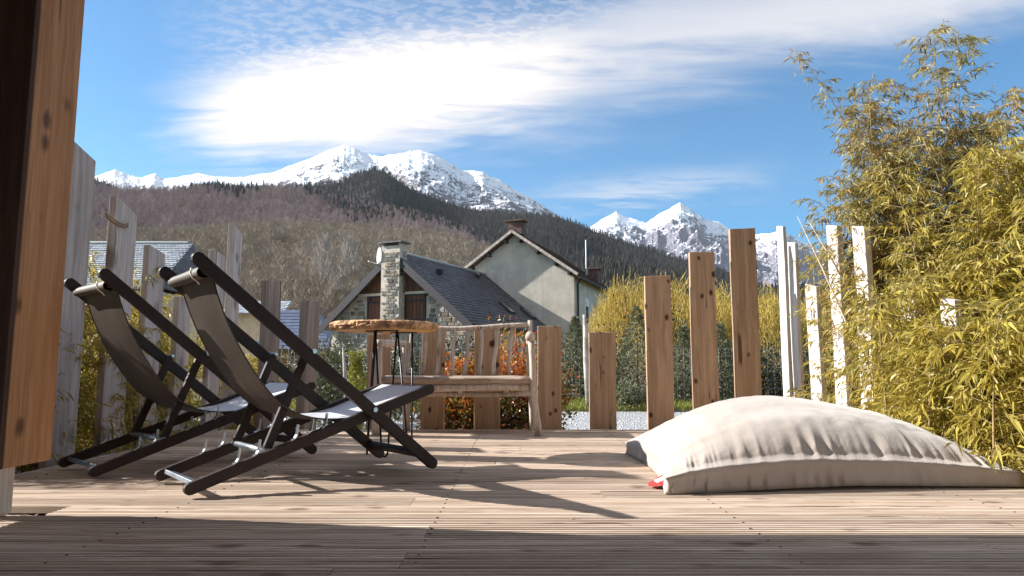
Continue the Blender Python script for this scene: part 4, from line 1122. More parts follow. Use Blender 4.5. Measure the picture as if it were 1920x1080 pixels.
# wire fence with round poles
def wire_fence():
    Yf = 15.0; z0, z1 = GZ+.08, GZ+1.30
    root = setp(empty('wire_fence', (0, Yf, GZ)), 'galvanised square mesh fence on wooden stakes beyond the yard', 'wire fence')
    for x in (-6.2, -4.2, -1.9, 3.1, 5.2, 7.2):
        MB().tube([(x, 0, 0), (x+.02, 0, 1.42)], [.045, .035], 8).build('stake', MATS['bark_grey'], root, smooth=True)
    mb = MB()
    for k in range(8): z = .08+k*.17; mb.tube([(-8, .05, z), (8.5, .05, z)], .0024, 4)
    for k in range(110): x = -8+k*.15; mb.tube([(x, .05, .08), (x+.02*math.sin(k), .05, 1.27)], .0022, 4)
    o = mb.build('wire_mesh', MATS['galvanised'], root); o['kind'] = 'stuff'
wire_fence()
a = P(1096, 590, 13.9); c = P(1106, 766, 13.9)
setp(MB().tube([c+Vector((0, 0, -.1)), c.lerp(a, .5)+Vector((-.02, 0, 0)), a], [.075, .06, .035], 9).build('pale_pole', MATS['bark_grey'], smooth=True), 'tall pale weathered pole between two brown planks over the yard', 'pole')
a = P(643, 652, 8.6); c = P(652, 770, 8.6)
setp(MB().tube([c+Vector((0, 0, -.1)), c.lerp(a, .5), a], [.032, .026, .008], 8).build('pointed_stake', MATS['bark_grey'], smooth=True), 'pale pointed stake beside the slim conifer', 'stake')

# parked car behind the fence
def car():
    Y = 20.0; x0 = P(1130, 690, Y).x; zb = float(terrain_profile(Y)); root = setp(empty('parked_car', (x0+2.0, Y, zb)), 'dark parked car glimpsed between the brown planks beyond the wire fence', 'car')
    prof = [(-2.1, .35), (-2.15, .62), (-2.02, .80), (-1.25, .93), (-.75, 1.30), (-.35, 1.42), (.75, 1.43), (1.35, 1.20), (1.75, .98), (2.08, .92), (2.14, .60), (2.08, .33)]
    V = []; m = len(prof)
    for y, k in ((-.86, .93), (-.80, 1.0), (.80, 1.0), (.86, .93)):
        for x, z in prof:
            inset = .16*max(0, (z-.93)/.5); V.append((x*(.985 if k < 1 else 1), y*(1-inset), z if k == 1 else .35+(z-.35)*.985))
    F = [tuple(range(m)), tuple(3*m+q for q in range(m-1, -1, -1))]
    for i in range(3):
        for q in range(m): F.append((i*m+q, (i+1)*m+q, (i+1)*m+(q+1) % m, i*m+(q+1) % m))
    MB().add(V, F).build('body', MATS['car_paint'], root, smooth=False, bevel=.03)
    for pts in ([(-1.15, .95), (-.70, 1.30), (-.02, 1.37), (-.02, .95)], [(.06, .95), (.06, 1.37), (.72, 1.37), (1.35, 1.12), (1.5, .95)]):
        n = len(pts); VV = [(x, -.872+.14*(z-.93)/.5*1.0, z) for x, z in pts]+[(x, -.85+.14*(z-.93)/.5, z) for x, z in pts]
        MB().add(VV, [tuple(range(n)), tuple(range(2*n-1, n-1, -1))]+[(q, q+n, (q+1) % n+n, (q+1) % n) for q in range(n)]).build('window', MATS['glass_dark'], root)
    for x in (-1.32, 1.30):
        for y in (-.80, .80):
            w = MB().tube([(x, y-.1, .31), (x, y+.1, .31)], .31, 20).build('wheel', MATS['rubber'], root)
            MB().tube([(x, y-.11, .31), (x, y+.11, .31)], .19, 16).build('rim', MATS['steel_dull'], w)
    for y in (-.6, .6): MB().box((2.12, y, .70), (.06, .34, .14)).build('tail_lamp', MATS['label_red'], root)
    for y in (-.6, .6): MB().box((-2.12, y, .68), (.06, .34, .14)).build('headlight', MATS['glass_dark'], root)
car()

# ================================================================ HOUSES
def roofplane(name, corners, th, mat, parent, slate=None, rows=0, cols=0, over=1.0, slatemat=None, inset=.0):
    """corners: eave0, eave1, ridge1, ridge0; with courses of slates laid on it as one part"""
    e0, e1, r1, r0 = [Vector(c) for c in corners]; nn = (e1-e0).cross(r0-e0).normalized()
    if nn.z < 0: nn = -nn
    V = [p for p in (e0, e1, r1, r0)]+[p-nn*th for p in (e0, e1, r1, r0)]
    o = MB().add(V, [(0, 1, 2, 3), (7, 6, 5, 4), (0, 4, 5, 1), (1, 5, 6, 2), (2, 6, 7, 3), (3, 7, 4, 0)]).build(name, MATS[mat], parent)
    if rows:
        mb = MB(); r = random.Random(rows)
        for j in range(rows):
            f0 = j/rows; f1 = min(1, (j+1.25)/rows)
            for i in range(cols):
                off = .5*(j % 2)/cols; a = max(0, i/cols+off-1/cols*.5); c = min(1, (i+1)/cols+off-1/cols*.5)
                if c <= a: continue
                a += .0012; c -= .0012
                q = lambda u, v: (e0.lerp(e1, u)).lerp(r0.lerp(r1, u), v)
                l1 = nn*(.030+r.uniform(0, .016)); l0 = nn*.006; lb = nn*.004
                p = [q(a, f0)+l1, q(c, f0)+l1, q(c, f1)+l0, q(a, f1)+l0, q(a, f0)+lb, q(c, f0)+lb]
                mb.add(p, [(0, 1, 2, 3), (4, 5, 1, 0)])
        s = mb.build('slates', MATS[slatemat or mat], o); s['kind'] = 'stuff'
    return o
STONE = []
def stone_meshes():
    for k in range(6):
        r = random.Random(k); V = []
        for y in (0, -1):
            for x, z in ((-.5, -.5), (.5, -.5), (.5, .5), (-.5, .5)):
                s = 1 if y == 0 else .80; V.append((x*s+r.uniform(-.07, .07), y, z*s+r.uniform(-.09, .09)))
        F = [(3, 2, 1, 0), (4, 5, 6, 7), (0, 1, 5, 4), (1, 2, 6, 5), (2, 3, 7, 6), (3, 0, 4, 7)]
        mb = MB().add(V, [f[::-1] for f in F]); STONE.append(mb.mesh('stone', MATS['stone']))
def build_stone_mat():
    m, h, b, o = newmat('stone')
    v, r = objcoord(h); n = h.noise(v, 5, 4, 0.6)
    cr = h.new('ShaderNodeValToRGB'); e = cr.color_ramp.elements; cr.color_ramp.interpolation = 'LINEAR'
    cols = [(0.40, 0.38, 0.34), (0.12, 0.11, 0.10), (0.30, 0.28, 0.25), (0.20, 0.18, 0.15), (0.42, 0.39, 0.35), (0.06, 0.06, 0.06), (0.30, 0.22, 0.14), (0.38, 0.37, 0.34)]
    while len(e) < len(cols): e.new(.5)
    for i, c in enumerate(cols): e[i].position = i/(len(cols)-1); e[i].color = c4(c)
    h.put(h.math('ADD', h.math('MULTIPLY', r, .85), h.math('MULTIPLY', n, .15)), cr.inputs[0]); h.put(cr.outputs[0], b.inputs['Base Color'])
    b.inputs['Roughness'].default_value = .9; bump(h, b, n, .5, .02)
build_stone_mat(); stone_meshes()
def lay_stones(parent, xr, zr, inside, yface, rh=.24, wr=(.28, .6), seed=1, mat=None, cap=280, axis='x', fx=0):
    r = random.Random(seed); z = zr[0]; cnt = 0
    while z < zr[1]:
        hh = rh*r.uniform(.75, 1.2); x = xr[0]+r.uniform(-.2, 0)
        while x < xr[1]:
            w = r.uniform(*wr); cx = x+w/2; cz = z+hh/2
            if inside(cx-w*.45, cz) and inside(cx+w*.45, cz+hh*.3) and cnt < cap and w > .1:
                o = link('stone', r.choice(STONE), parent, (cx, yface, cz)) if axis == 'x' else link('stone', r.choice(STONE), parent, (fx, cx, cz), (0, 0, R(90)))
                o.scale = (w-.035, r.uniform(.02, .05), hh-.035); cnt += 1
            x += w
        z += hh
def stone_house():
    rz = R(-25.6); root = setp(empty('stone_house', (-5.35, 32.0, -1.3), rz), 'stone gabled house with slate roof and tall stone chimney', 'house')
    # local: x across the gable, y into the depth, z up from its base
    hw, D = 3.75, 9.0; ez, az = 3.95, 7.05
    MB().add([(-hw, 0, -.5), (hw, 0, -.5), (hw, 0, ez), (0, 0, az), (-hw, 0, ez), (-hw, D, -.5), (hw, D, -.5), (hw, D, ez), (0, D, az), (-hw, D, ez)],
             [(0, 1, 2, 3, 4), (9, 8, 7, 6, 5), (1, 6, 7, 2), (5, 0, 4, 9)]).build('wall', MATS['mortar'], root)
    gw = [o for o in root.children][0]
    woodz = 5.25
    sl = (az-ez)/hw
    def ins(x, z): return abs(x) < hw-.05 and z < woodz and z < az-abs(x)*sl-.15 and abs(x) > .52 and not (.48 < abs(x) < 1.62 and 3.75 < z < 5.15)
    lay_stones(gw, (-hw, hw), (2.1, woodz), ins, 0, .22, (.20, .50), 5, cap=290)
    # board cladding in the gable top
    r = random.Random(3); x = -2.0
    while x < 2.0:
        w = .22; ta = az-abs(x+.009)*sl-.05; tb = az-abs(x+w-.009)*sl-.05
        if max(ta, tb) > woodz+.03 and not (x > -.62 and x+w < .62):
            ta = max(ta, woodz+.01); tb = max(tb, woodz+.01); x0_, x1_ = x+.009, x+w-.009
            VV = [(x0_, -.05, woodz), (x1_, -.05, woodz), (x1_, -.05, tb), (x0_, -.05, ta), (x0_, 0, woodz), (x1_, 0, woodz), (x1_, 0, tb), (x0_, 0, ta)]
            MB().add(VV, [(0, 1, 2, 3), (7, 6, 5, 4), (0, 4, 5, 1), (1, 5, 6, 2), (2, 6, 7, 3), (3, 7, 4, 0)]).build('cladding_board', MATS['door_wood'], root)
        x += w
    for s in (-1, 1): MB().box((s*1.25, -.05, woodz-.03), (1.75, .12, .12)).build('timber_plate', MATS['render_wall'], root)
    # two loft doors
    for cx in (-1.05, 1.05):
        d = MB().box((cx, -.03, 4.42), (1.02, .06, 1.5)).build('loft_door', MATS['door_wood'], root)
        MB().box((cx, -.05, 5.14), (1.12, .10, .10)).build('lintel', MATS['dark_trim'], d)
        for s in (-1, 1): MB().box((cx+s*.53, -.05, 4.42), (.08, .10, 1.5)).build('jamb', MATS['dark_trim'], d)
        for k in range(5): MB().box((cx-.38+k*.19, -.072, 4.38), (.165, .024, 1.38)).build('door_board', MATS['door_wood'], d)
        for z in (3.95, 4.85): MB().box((cx, -.092, z), (.9, .02, .11)).build('ledge', MATS['dark_trim'], d)
    # chimney built against the gable
    cm = MB().box((0, -.25, 3.72), (1.0, .6, 7.34)).build('chimney', MATS['mortar'], root)
    lay_stones(cm, (-.5, .5), (2.6, 7.4), lambda x, z: abs(x) < .5 and z < 7.22, -.55, .15, (.14, .40), 9, cap=200)
    lay_stones(cm, (-.55, .05), (5.2, 7.4), lambda x, z: -.55 < x < .05 and z < 7.22, 0, .20, (.22, .4), 12, cap=60, axis='y', fx=.5)
    MB().box((0, -.25, 7.55), (1.30, .86, .07)).build('cap_slab', MATS['slate'], cm)
    for s in (-1, 1): MB().box((s*.45, -.25, 7.45), (.12, .5, .12)).build('cap_foot', MATS['mortar'], cm)
    # roof
    ov = .45; sx = hw+ov; ezz = ez-ov*sl
    roofplane('roof', [(sx, -ov, ezz+.12), (sx, D+ov, ezz+.12), (0, D+ov, az+.12), (0, -ov, az+.12)], .12, 'slate', root, rows=24, cols=40, slatemat='slate')
    roofplane('roof', [(-sx, -ov, ezz+.12), (-sx, D+ov, ezz+.12), (0, D+ov, az+.12), (0, -ov, az+.12)], .12, 'slate', root, rows=14, cols=16, slatemat='slate')
    MB().tube([(0, -ov, az+.16), (0, D+ov, az+.16)], .07, 8).build('ridge_cap', MATS['galvanised'], root)
    for s in (-1, 1):
        MB().bar(Vector((0, -ov-.02, az-.04)), Vector((s*sx, -ov-.02, ezz-.04)), .34, .06, (0, 1, 0)).build('barge_board', MATS['dark_trim'], root)
    # verge flashing at the far end, roof hooks and skylights on the right slope
    MB().bar(Vector((0, D+ov, az+.2)), Vector((sx, D+ov, ezz+.2)), .12, .14, (0, 1, 0)).build('verge_flashing', MATS['galvanised'], root)
    nr = Vector((sl, 0, 1)).normalized()
    for (y, f) in ((5.9, .66), (8.2, .70)):
        c = Vector((sx*f, y, az+.12-(az+.12-ezz-.12)*f))+nr*.06; rot = Matrix.Rotation(math.atan(sl), 3, 'Y')
        k = MB().box(c, (.95, .62, .08), rot).build('skylight', MATS['dark_trim'], root); MB().box(c+nr*.05, (.8, .48, .02), rot).build('pane', MATS['glass_dark'], k)
    for (y, f) in ((1.9, .25), (6.8, .12)):
        c = Vector((sx*f, y, az+.12-(az-ezz)*f))+nr*.16; MB().box(c, (.30, .22, .24)).build('roof_vent', MATS['dark_trim'], root)
    # satellite dish on the chimney
    dsh = setp(empty('satellite_dish', (0, 0, 0)), 'white satellite dish fixed to the stone chimney', 'satellite dish')
    M_ = Matrix.Rotation(rz, 4, 'Z'); M_.translation = Vector((-5.35, 32.0, -1.3)); dsh.matrix_world = M_ @ Matrix.Translation((-.72, -.35, 6.95))
    V = [(0, 0, 0)]; F = []; n = 20
    for j in range(1, 5):
        for k in range(n):
            a = 2*math.pi*k/n; q = j/4*.38; V.append((q*math.cos(a), -q*q*.45, q*math.sin(a)*1.15))
    for k in range(n): F.append((0, 1+k, 1+(k+1) % n))
    for j in range(3):
        for k in range(n): F.append((1+j*n+k, 1+(j+1)*n+k, 1+(j+1)*n+(k+1) % n, 1+j*n+(k+1) % n))
    o = MB().add(V, F).build('dish', MATS['white_paint'], dsh, rot=(0, 0, R(-38)), smooth=True); md = o.modifiers.new('t', 'SOLIDIFY'); md.thickness = .02
    MB().tube([(0, 0, 0), (.22, .05, -.1)], .03, 6).build('bracket', MATS['galvanised'], dsh)
    MB().tube([(-.1, -.02, -.35), (-.3, -.5, -.25)], .02, 6).build('feed_arm', MATS['galvanised'], dsh)
stone_house()

def white_house():
    rz = R(-20.2); root = setp(empty('rendered_house', (0.14, 39.2, -1.35), rz), 'pale rendered house with blank gable and brown tiled roof', 'house')
    hw, D = 3.5, 9.3; ez, az = 7.0, 9.42; sl = (az-ez)/hw
    MB().add([(-hw, 0, -.5), (hw, 0, -.5), (hw, 0, ez), (0, 0, az), (-hw, 0, ez), (-hw, D, -.5), (hw, D, -.5), (hw, D, ez), (0, D, az), (-hw, D, ez)],
             [(0, 1, 2, 3, 4), (9, 8, 7, 6, 5), (1, 6, 7, 2), (5, 0, 4, 9)]).build('wall', MATS['render_wall'], root)
    ov = .42; oe = .35; sx = hw+oe; ezz = ez-oe*sl
    for s in (1, -1):
        roofplane('roof', [(s*sx, -ov, ezz+.14), (s*sx, D+ov, ezz+.14), (0, D+ov, az+.14), (0, -ov, az+.14)], .10, 'roof_tile', root, rows=22, cols=34, slatemat='roof_tile')
        for f in (.12, .42, .72, .95):
            z = az-f*hw*sl; MB().box((s*f*hw, -.2, z-.10), (.14, .55, .16)).build('purlin', MATS['dark_trim'], root)
        # row of verge tiles, pale edges
        for k in range(16):
            f0, f1 = k/16, (k+1)/16; a = Vector((s*sx*f0, -ov-.03, az+.16-(az-ezz)*f0)); c = Vector((s*sx*f1, -ov-.03, az+.16-(az-ezz)*f1))
            MB().bar(a, c-(c-a)*.07, .15, .12, (0, 1, 0)).build('verge_tile', MATS['mortar'], root)
    MB().tube([(0, -ov, az+.2), (0, D+ov, az+.2)], .09, 8).build('ridge_cap', MATS['roof_tile'], root)
    c = MB().box((.0, .35, az+.45), (.85, .55, .75)).build('chimney', MATS['roof_tile'], root); MB().box((0, .35, az+.88), (1.15, .8, .09)).build('cap_slab', MATS['roof_tile'], c)
    c = MB().box((hw-.6, 7.4, ez+.6), (.6, .7, 1.3)).build('chimney', MATS['roof_tile'], root); MB().box((hw-.6, 7.4, ez+1.3), (.8, .9, .08)).build('cap_slab', MATS['roof_tile'], c)
    MB().tube([(hw-.9, 6.4, ez+.6), (hw-.9, 6.4, ez+3.1)], .04, 6).build('mast', MATS['galvanised'], root)
    # right hand wall: window, shutter, drainpipe
    w = MB().box((hw+.02, 2.6, 4.6), (.10, .95, 2.6)).build('window', MATS['white_paint'], root)
    MB().box((hw+.075, 2.6, 4.6), (.02, .60, 2.2)).build('pane', MATS['glass_dark'], w)
    MB().box((hw+.10, 2.6, 5.55), (.05, .66, .30)).build('blind_box', MATS['white_paint'], w)
    MB().box((hw+.12, 2.6, 3.25), (.25, 1.1, .10)).build('sill', MATS['mortar'], w)
    sh = MB().box((hw+.03, 5.4, 4.6), (.06, 1.0, 2.3)).build('shutter', MATS['render_wall'], root)
    for k in range(12): MB().box((hw+.07, 5.4, 3.6+k*.18), (.05, .8, .10), Matrix.Rotation(R(25), 3, 'Y')).build('louvre', MATS['mortar'], sh)
    MB().tube([(hw+.10, .45, -.3), (hw+.10, .45, ez-.5), (hw+.25, .45, ez-.2)], .06, 8).build('drainpipe', MATS['dark_trim'], root)
    MB().tube([(hw+.10, 7.8, -.3), (hw+.10, 7.8, ez-.3)], .07, 8).build('drainpipe', MATS['ochre_wall'], root)
    MB().tube([(sx+.05, -ov, ezz+.02), (sx+.05, D+ov, ezz+.02)], .08, 8).build('gutter', MATS['dark_trim'], root)
white_house()

def left_house():
    xl, xr = P(60, 458, 31).x, P(352, 457, 31).x; zt = P(352, 457, 31).z; zb = P(352, 540, 28).z
    root = setp(empty('slate_roofed_house', ((xl+xr)/2, 28, -1.6)), 'low house with broad pale slate roof behind the grey planks', 'house')
    cx = (xl+xr)/2; W = xr-xl; z1 = zt+1.6; z0 = zb+1.6
    MB().box((0, 2.0, z0/2-.1), (W+.4, 3.9, z0)).build('wall', MATS['cream_wall'], root)
    o = roofplane('roof', [(-W/2-1.2, -.4, z0), (W/2+.5, -.4, z0), (W/2+.25, 3.0, z1), (-W/2, 3.0, z1)], .1, 'slate_pale', root, rows=22, cols=46, slatemat='slate_pale')
    roofplane('roof', [(W/2+.5, 4.2, z0), (W/2+.5, -.4, z0), (W/2+.25, 3.0, z1), (W/2+.25, 3.05, z1)], .1, 'slate', root)
    roofplane('roof', [(-W/2-1.2, 4.2, z0), (W/2+.5, 4.2, z0), (W/2+.25, 3.05, z1), (-W/2, 3.05, z1)], .1, 'slate', root)
    MB().tube([(-W/2, 3.0, z1+.05), (W/2, 3.0, z1+.05)], .07, 6).build('ridge_cap', MATS['galvanised'], root)
    for k in range(3):
        f = MB().box((-W/2+1.5+k*2.2, .36, z0-1.3), (.9, .1, 1.2)).build('window', MATS['white_paint'], root); MB().box((-W/2+1.5+k*2.2, .30, z0-1.3), (.7, .03, 1.0)).build('pane', MATS['glass_dark'], f)
left_house()
def small_houses():
    # ochre house with blue slate roof seen between the grey corner posts
    a = P(553, 584, 46); root = setp(empty('ochre_house', (a.x, 46, -1.8)), 'small ochre house with blue slate roof between the grey corner posts', 'house')
    z1 = a.z+1.8; z0 = P(553, 650, 44).z+1.8
    MB().box((0, 2, z0/2), (4.2, 4, z0)).build('wall', MATS['ochre_wall'], root)
    roofplane('roof', [(-2.6, -.5, z0-.1), (2.6, -.5, z0-.1), (.9, 2, z1+.25), (-1.6, 2, z1+.25)], .1, 'slate_blue', root, rows=12, cols=14)
    roofplane('roof', [(2.6, 4.5, z0-.1), (2.6, -.5, z0-.1), (.9, 2, z1+.25), (.9, 2.05, z1+.25)], .1, 'slate_blue', root)
    MB().box((.9, -.02, z0-1.3), (.7, .08, 1.3)).build('window', MATS['dark_trim'], root)
    MB().box((0, -.45, z0-.2), (5.1, .1, .2)).build('fascia', MATS['door_wood'], root)
    a = P(475, 560, 52); root = setp(empty('distant_shed', (a.x, 52, -2)), 'pale blue roofed shed behind the thick corner post', 'shed')
    z1 = a.z+2
    MB().box((0, 2, z1/2-.5), (4, 3.4, z1-1)).build('wall', MATS['cream_wall'], root)
    roofplane('roof', [(-2.4, -.3, z1-1.1), (2.4, -.3, z1-1.1), (2.2, 2, z1), (-2.2, 2, z1)], .1, 'slate_pale', root, rows=8, cols=10)
small_houses()

# ================================================================ HILLS, FORESTS, PEAKS
def crest_fn(pts):
    A, E = [], []
    for px, py in pts:
        x, y, z = ray(px, py); A.append(x/y); E.append(z/y)
    A = np.array(A); E = np.array(E)
    return lambda a: np.interp(a, A, E)
def hill(name, pts, Y0, Yc, zb, mat, pw=1.0, amp=0.0, nsc=6, jag=0.0, na=260, nyv=120, amin=-1.15, amax=1.15, back=.5, seed=0, rid=False, kind='structure', jagf=60):
    cf = crest_fn(pts)
    def Ycf(a): return Yc*(1+.0*a)
    def zf(a, Y):
        t = (Y-Y0)/(Yc-Y0); tc = np.clip(t, 0, 1)
        e = cf(a)+jag*(ridged(a*jagf+seed, (1-tc)*9+3.3, 5, .6)-.62)
        zc = CAMH+e*Yc
        z = zb+(zc-zb)*tc**pw
        nz = (ridged(a*nsc+seed, t*nsc*.55+seed*2, 6, .55)-.6) if rid else (fbm(a*nsc+seed, t*nsc*.7+seed*2, 5)-.5)
        z = z+amp*nz*np.clip(tc*(1-tc)*4, 0, 1)**.8*(zc-zb)
        z = np.where(t > 1, zc-(zc-zb)*(t-1)*1.2+0*z, z)
        return z
    a = np.linspace(amin, amax, na); tt = np.concatenate([np.linspace(0, 1, nyv)**1.15, 1+np.linspace(.02, back, 8)])
    Yv = Y0+(Yc-Y0)*tt
    A, Yg = np.meshgrid(a, Yv); Z = zf(A, Yg); X = A*Yg
    V = np.stack([X.ravel(), Yg.ravel(), Z.ravel()], 1); nx = na
    i, j = np.meshgrid(np.arange(nx-1), np.arange(len(Yv)-1)); q = (j*nx+i).ravel()
    o = link(name, mesh_np(name, V, np.stack([q, q+1, q+nx+1, q+nx], 1), mat, True)); setp(o, kind=kind)
    return zf
def earth(name, c1, c2, sc):
    m, h, b, o = newmat(name); tc = h.new('ShaderNodeTexCoord'); v = tc.outputs['Object']
    n = h.noise(v, sc, 7, 0.7); h.put(h.mix(h.ss(n, .35, .65), c4(c1), c4(c2)), b.inputs['Base Color']); b.inputs['Roughness'].default_value = 1; b.inputs['Specular IOR Level'].default_value = 0
    return m
earth('hill_earth', (0.12, 0.085, 0.08), (0.20, 0.15, 0.13), .03)
earth('scrub_earth', (0.15, 0.12, 0.10), (0.21, 0.17, 0.14), .06)
earth('pine_earth', (0.03, 0.032, 0.03), (0.055, 0.05, 0.045), .02)
def snowmat(name, rock, line0, line1, thr, treemix, sc):
    m, h, b, o = newmat(name)
    tc = h.new('ShaderNodeTexCoord'); v = tc.outputs['Object']
    geo = h.new('ShaderNodeNewGeometry'); sp = h.new('ShaderNodeSeparateXYZ'); h.put(geo.outputs['Normal'], sp.inputs[0])
    po = h.new('ShaderNodeSeparateXYZ'); h.put(v, po.inputs[0])
    n1 = h.noise(v, sc, 8, 0.72, .4); n2 = h.noise(v, sc*6, 6, 0.7); n3 = h.noise(h.scale(v, (1, 1, .35)), sc*26, 4, 0.7)
    alt = h.ss(po.outputs[2], line0, line1)       # 0 low .. 1 high
    # rocks: steep + noise
    rk = h.math('ADD', h.math('MULTIPLY', n1, .40), h.math('ADD', h.math('MULTIPLY', n2, .42), h.math('MULTIPLY', n3, .40)))
    rk = h.math('ADD', rk, h.math('MULTIPLY', h.math('SUBTRACT', .78, sp.outputs[2]), .35))
    rk = h.math('SUBTRACT', rk, h.math('MULTIPLY', alt, treemix))
    f = h.ss(rk, thr, thr+.05)
    rc = h.mix(h.ss(n3, .4, .6), c4(rock), c4(tuple(c*.5 for c in rock)))
    col = h.mix(f, (0.84, 0.86, 0.90, 1), rc)
    h.put(col, b.inputs['Base Color']); b.inputs['Roughness'].default_value = .9; b.inputs['Specular IOR Level'].default_value = .1
    bump(h, b, n2, .5, 12)
    return m
snowmat('snow_left', (0.20, 0.185, 0.20), 500, 1500, .47, .21, .004)
snowmat('snow_right', (0.21, 0.20, 0.24), 700, 2100, .50, .18, .0026)

# far peaks on the right
hill('far_peaks', [(700, 560), (960, 500), (1060, 450), (1105, 428), (1130, 410), (1155, 398), (1180, 409), (1212, 418), (1235, 402), (1256, 392), (1275, 380), (1297, 394), (1322, 412), (1348, 417), (1372, 432),
      (1400, 440), (1420, 441), (1447, 437), (1466, 433), (1490, 447), (1520, 460), (1545, 470), (1570, 488), (1620, 520), (1750, 540), (1920, 560), (2300, 600)],
     3500, 8200, 60, MATS['snow_right'], 1.0, .22, 16, .0055, 1000, 330, -.35, .75, seed=3.3, rid=True)
# snow massif in the middle left
hill('snow_massif', [(-400, 330), (0, 330), (100, 333), (170, 334), (192, 326), (215, 318), (238, 328), (262, 334), (290, 325), (306, 335), (340, 331), (375, 326), (410, 333), (460, 332), (512, 324), (545, 311),
      (575, 299), (605, 287), (628, 277), (645, 273), (668, 279), (690, 290), (716, 293), (745, 288), (765, 284), (788, 281), (815, 291), (842, 305), (868, 320), (905, 322), (930, 334), (960, 352), (1000, 374), (1040, 400),
      (1080, 430), (1140, 470), (1300, 560), (1600, 640)],
     2200, 4600, 40, MATS['snow_left'], 1.0, .15, 13, .0045, 1000, 330, -.85, .4, seed=7.7, rid=True)
# dark pine ridge
z_pine = hill('pine_ridge', [(-400, 300), (0, 315), (100, 322), (160, 332), (200, 344), (232, 366), (300, 400), (480, 380), (540, 352), (570, 350), (600, 347), (640, 342), (668, 328), (700, 318), (722, 322), (745, 338), (772, 358), (800, 368), (840, 383), (880, 392),
      (930, 398), (985, 402), (1040, 406), (1080, 420), (1130, 440), (1180, 457), (1230, 473), (1290, 490), (1340, 505), (1380, 522), (1440, 545), (1520, 570), (1620, 600), (1920, 640), (2400, 650)],
     700, 1900, 20, MATS['pine_earth'], 1.0, .16, 9, .002, 300, 110, seed=1.7)
z_brown = hill('brown_hillside', [(-400, 340), (0, 346), (170, 352), (215, 362), (300, 362), (350, 358), (400, 357), (450, 360), (520, 355), (580, 364), (640, 380), (700, 392), (760, 402), (820, 418), (880, 440), (930, 470), (990, 505), (1050, 540), (1110, 566), (1200, 590), (1600, 655), (2300, 680)],
     320, 950, 8, MATS['hill_earth'], 1.0, .13, 7, .002, 300, 110, seed=5.1)
z_scrub = hill('scrub_slope', [(-400, 430), (0, 440), (170, 452), (380, 446), (450, 440), (520, 434), (600, 436), (680, 440), (760, 448), (830, 456), (880, 470), (950, 500), (1020, 545), (1090, 590), (1200, 630), (1600, 672), (2300, 685)],
     85, 330, -2, MATS['scrub_earth'], 1.0, .10, 6, .002, 260, 90, seed=2.9)
# right-hand valley forest, lower
z_val = hill('valley_forest_floor', [(-400, 688), (700, 680), (900, 640), (1000, 560), (1080, 505), (1140, 500), (1200, 512), (1280, 530), (1360, 545), (1440, 552), (1500, 548), (1560, 552), (1700, 560), (1920, 580), (2400, 600)],
     260, 700, 2, MATS['pine_earth'], 1.0, .08, 6, .002, 220, 60, -.1, 1.15, seed=8.8)

def farmat(name, cols, patch):
    m, h, b, o = newmat(name); oi = h.new('ShaderNodeObjectInfo')
    n = h.noise(h.scale(oi.outputs['Location'], (1, 1, 1)), patch, 3, .6)
    cr = h.new('ShaderNodeValToRGB'); e = cr.color_ramp.elements
    while len(e) < len(cols): e.new(.5)
    for i, c in enumerate(cols): e[i].position = i/(len(cols)-1); e[i].color = c4(c)
    h.put(h.math('ADD', h.math('MULTIPLY', oi.outputs['Random'], .5), h.math('MULTIPLY', h.ss(n, .3, .7), .5)), cr.inputs[0])
    h.put(cr.outputs[0], b.inputs['Base Color']); b.inputs['Roughness'].default_value = 1; b.inputs['Specular IOR Level'].default_value = 0
    return m
farmat('far_bare', [(0.17, 0.125, 0.12), (0.36, 0.28, 0.265), (0.25, 0.19, 0.18), (0.52, 0.43, 0.405)], .012)
farmat('far_scrub', [(0.20, 0.165, 0.125), (0.36, 0.30, 0.24), (0.27, 0.225, 0.175), (0.48, 0.41, 0.34)], .03)
farmat('far_pine', [(0.055, 0.056, 0.052), (0.10, 0.092, 0.082), (0.072, 0.07, 0.064), (0.135, 0.118, 0.10)], .012)
farmat('birch_twigs', [(0.36, 0.31, 0.27), (0.46, 0.41, 0.37)], .02)
def bare_proto(name, mat, seed, n=110, w=.36, up=1.0, slw=.010):
    rs = np.random.RandomState(seed); V = []; F = []
    mb = MB().tube([(0, 0, 0), (.01, 0, .5), (0, .01, .95)], [.014, .009, .003], 3, caps=False)
    for k in range(n):
        t = .22+.75*rs.rand(); a = rs.rand()*6.283; r = w/2*math.sin(math.pi*min(1, .15+t*.85))**.7*rs.rand()**.5
        p = Vector((r*math.cos(a)*.8, r*math.sin(a)*.8, t)); L = .07+.16*rs.rand()
        d = Vector((math.cos(a)*.45, math.sin(a)*.45, up*(.5+.6*rs.rand()))).normalized(); s = Vector((rs.randn(), rs.randn(), .2*rs.randn())).normalized()*slw*(.6+.9*rs.rand())
        mb.add([p-s, p+s, p+d*L], [(0, 1, 2)])
    return mb
def pine_proto(seed):
    rs = np.random.RandomState(seed); mb = MB().tube([(0, 0, 0), (0, 0, .5)], [.018, .01], 3, caps=False)
    for j in range(6):
        z = .12+.145*j; r = .19*(1-.13*j); n = 7; top = (0, 0, min(1, z+.30))
        for k in range(n):
            a = 6.283*k/n+j; rr = r*(.7+.5*rs.rand()); b = a+6.283/n*.5; mb.add([top, (rr*math.cos(a), rr*math.sin(a), z-.03*rs.rand()), (rr*.55*math.cos(b), rr*.55*math.sin(b), z+.04)], [(0, 1, 2)])
    return mb
FT = 'single trees at the foot of the hillside'
def proto(mb, name, mat, px, Y, hgt, label, cat='tree'):
    a = P(px, 600, Y); me = mb.mesh(name, MATS[mat]); zz = float(z_scrub(np.array(a.x/Y), np.array(float(Y)))) if Y > 86 else float(terrain_profile(Y))
    o = link(name, me, None, (a.x, Y, zz-.3)); o.scale = (hgt,)*3; setp(o, label, cat, FT); return o
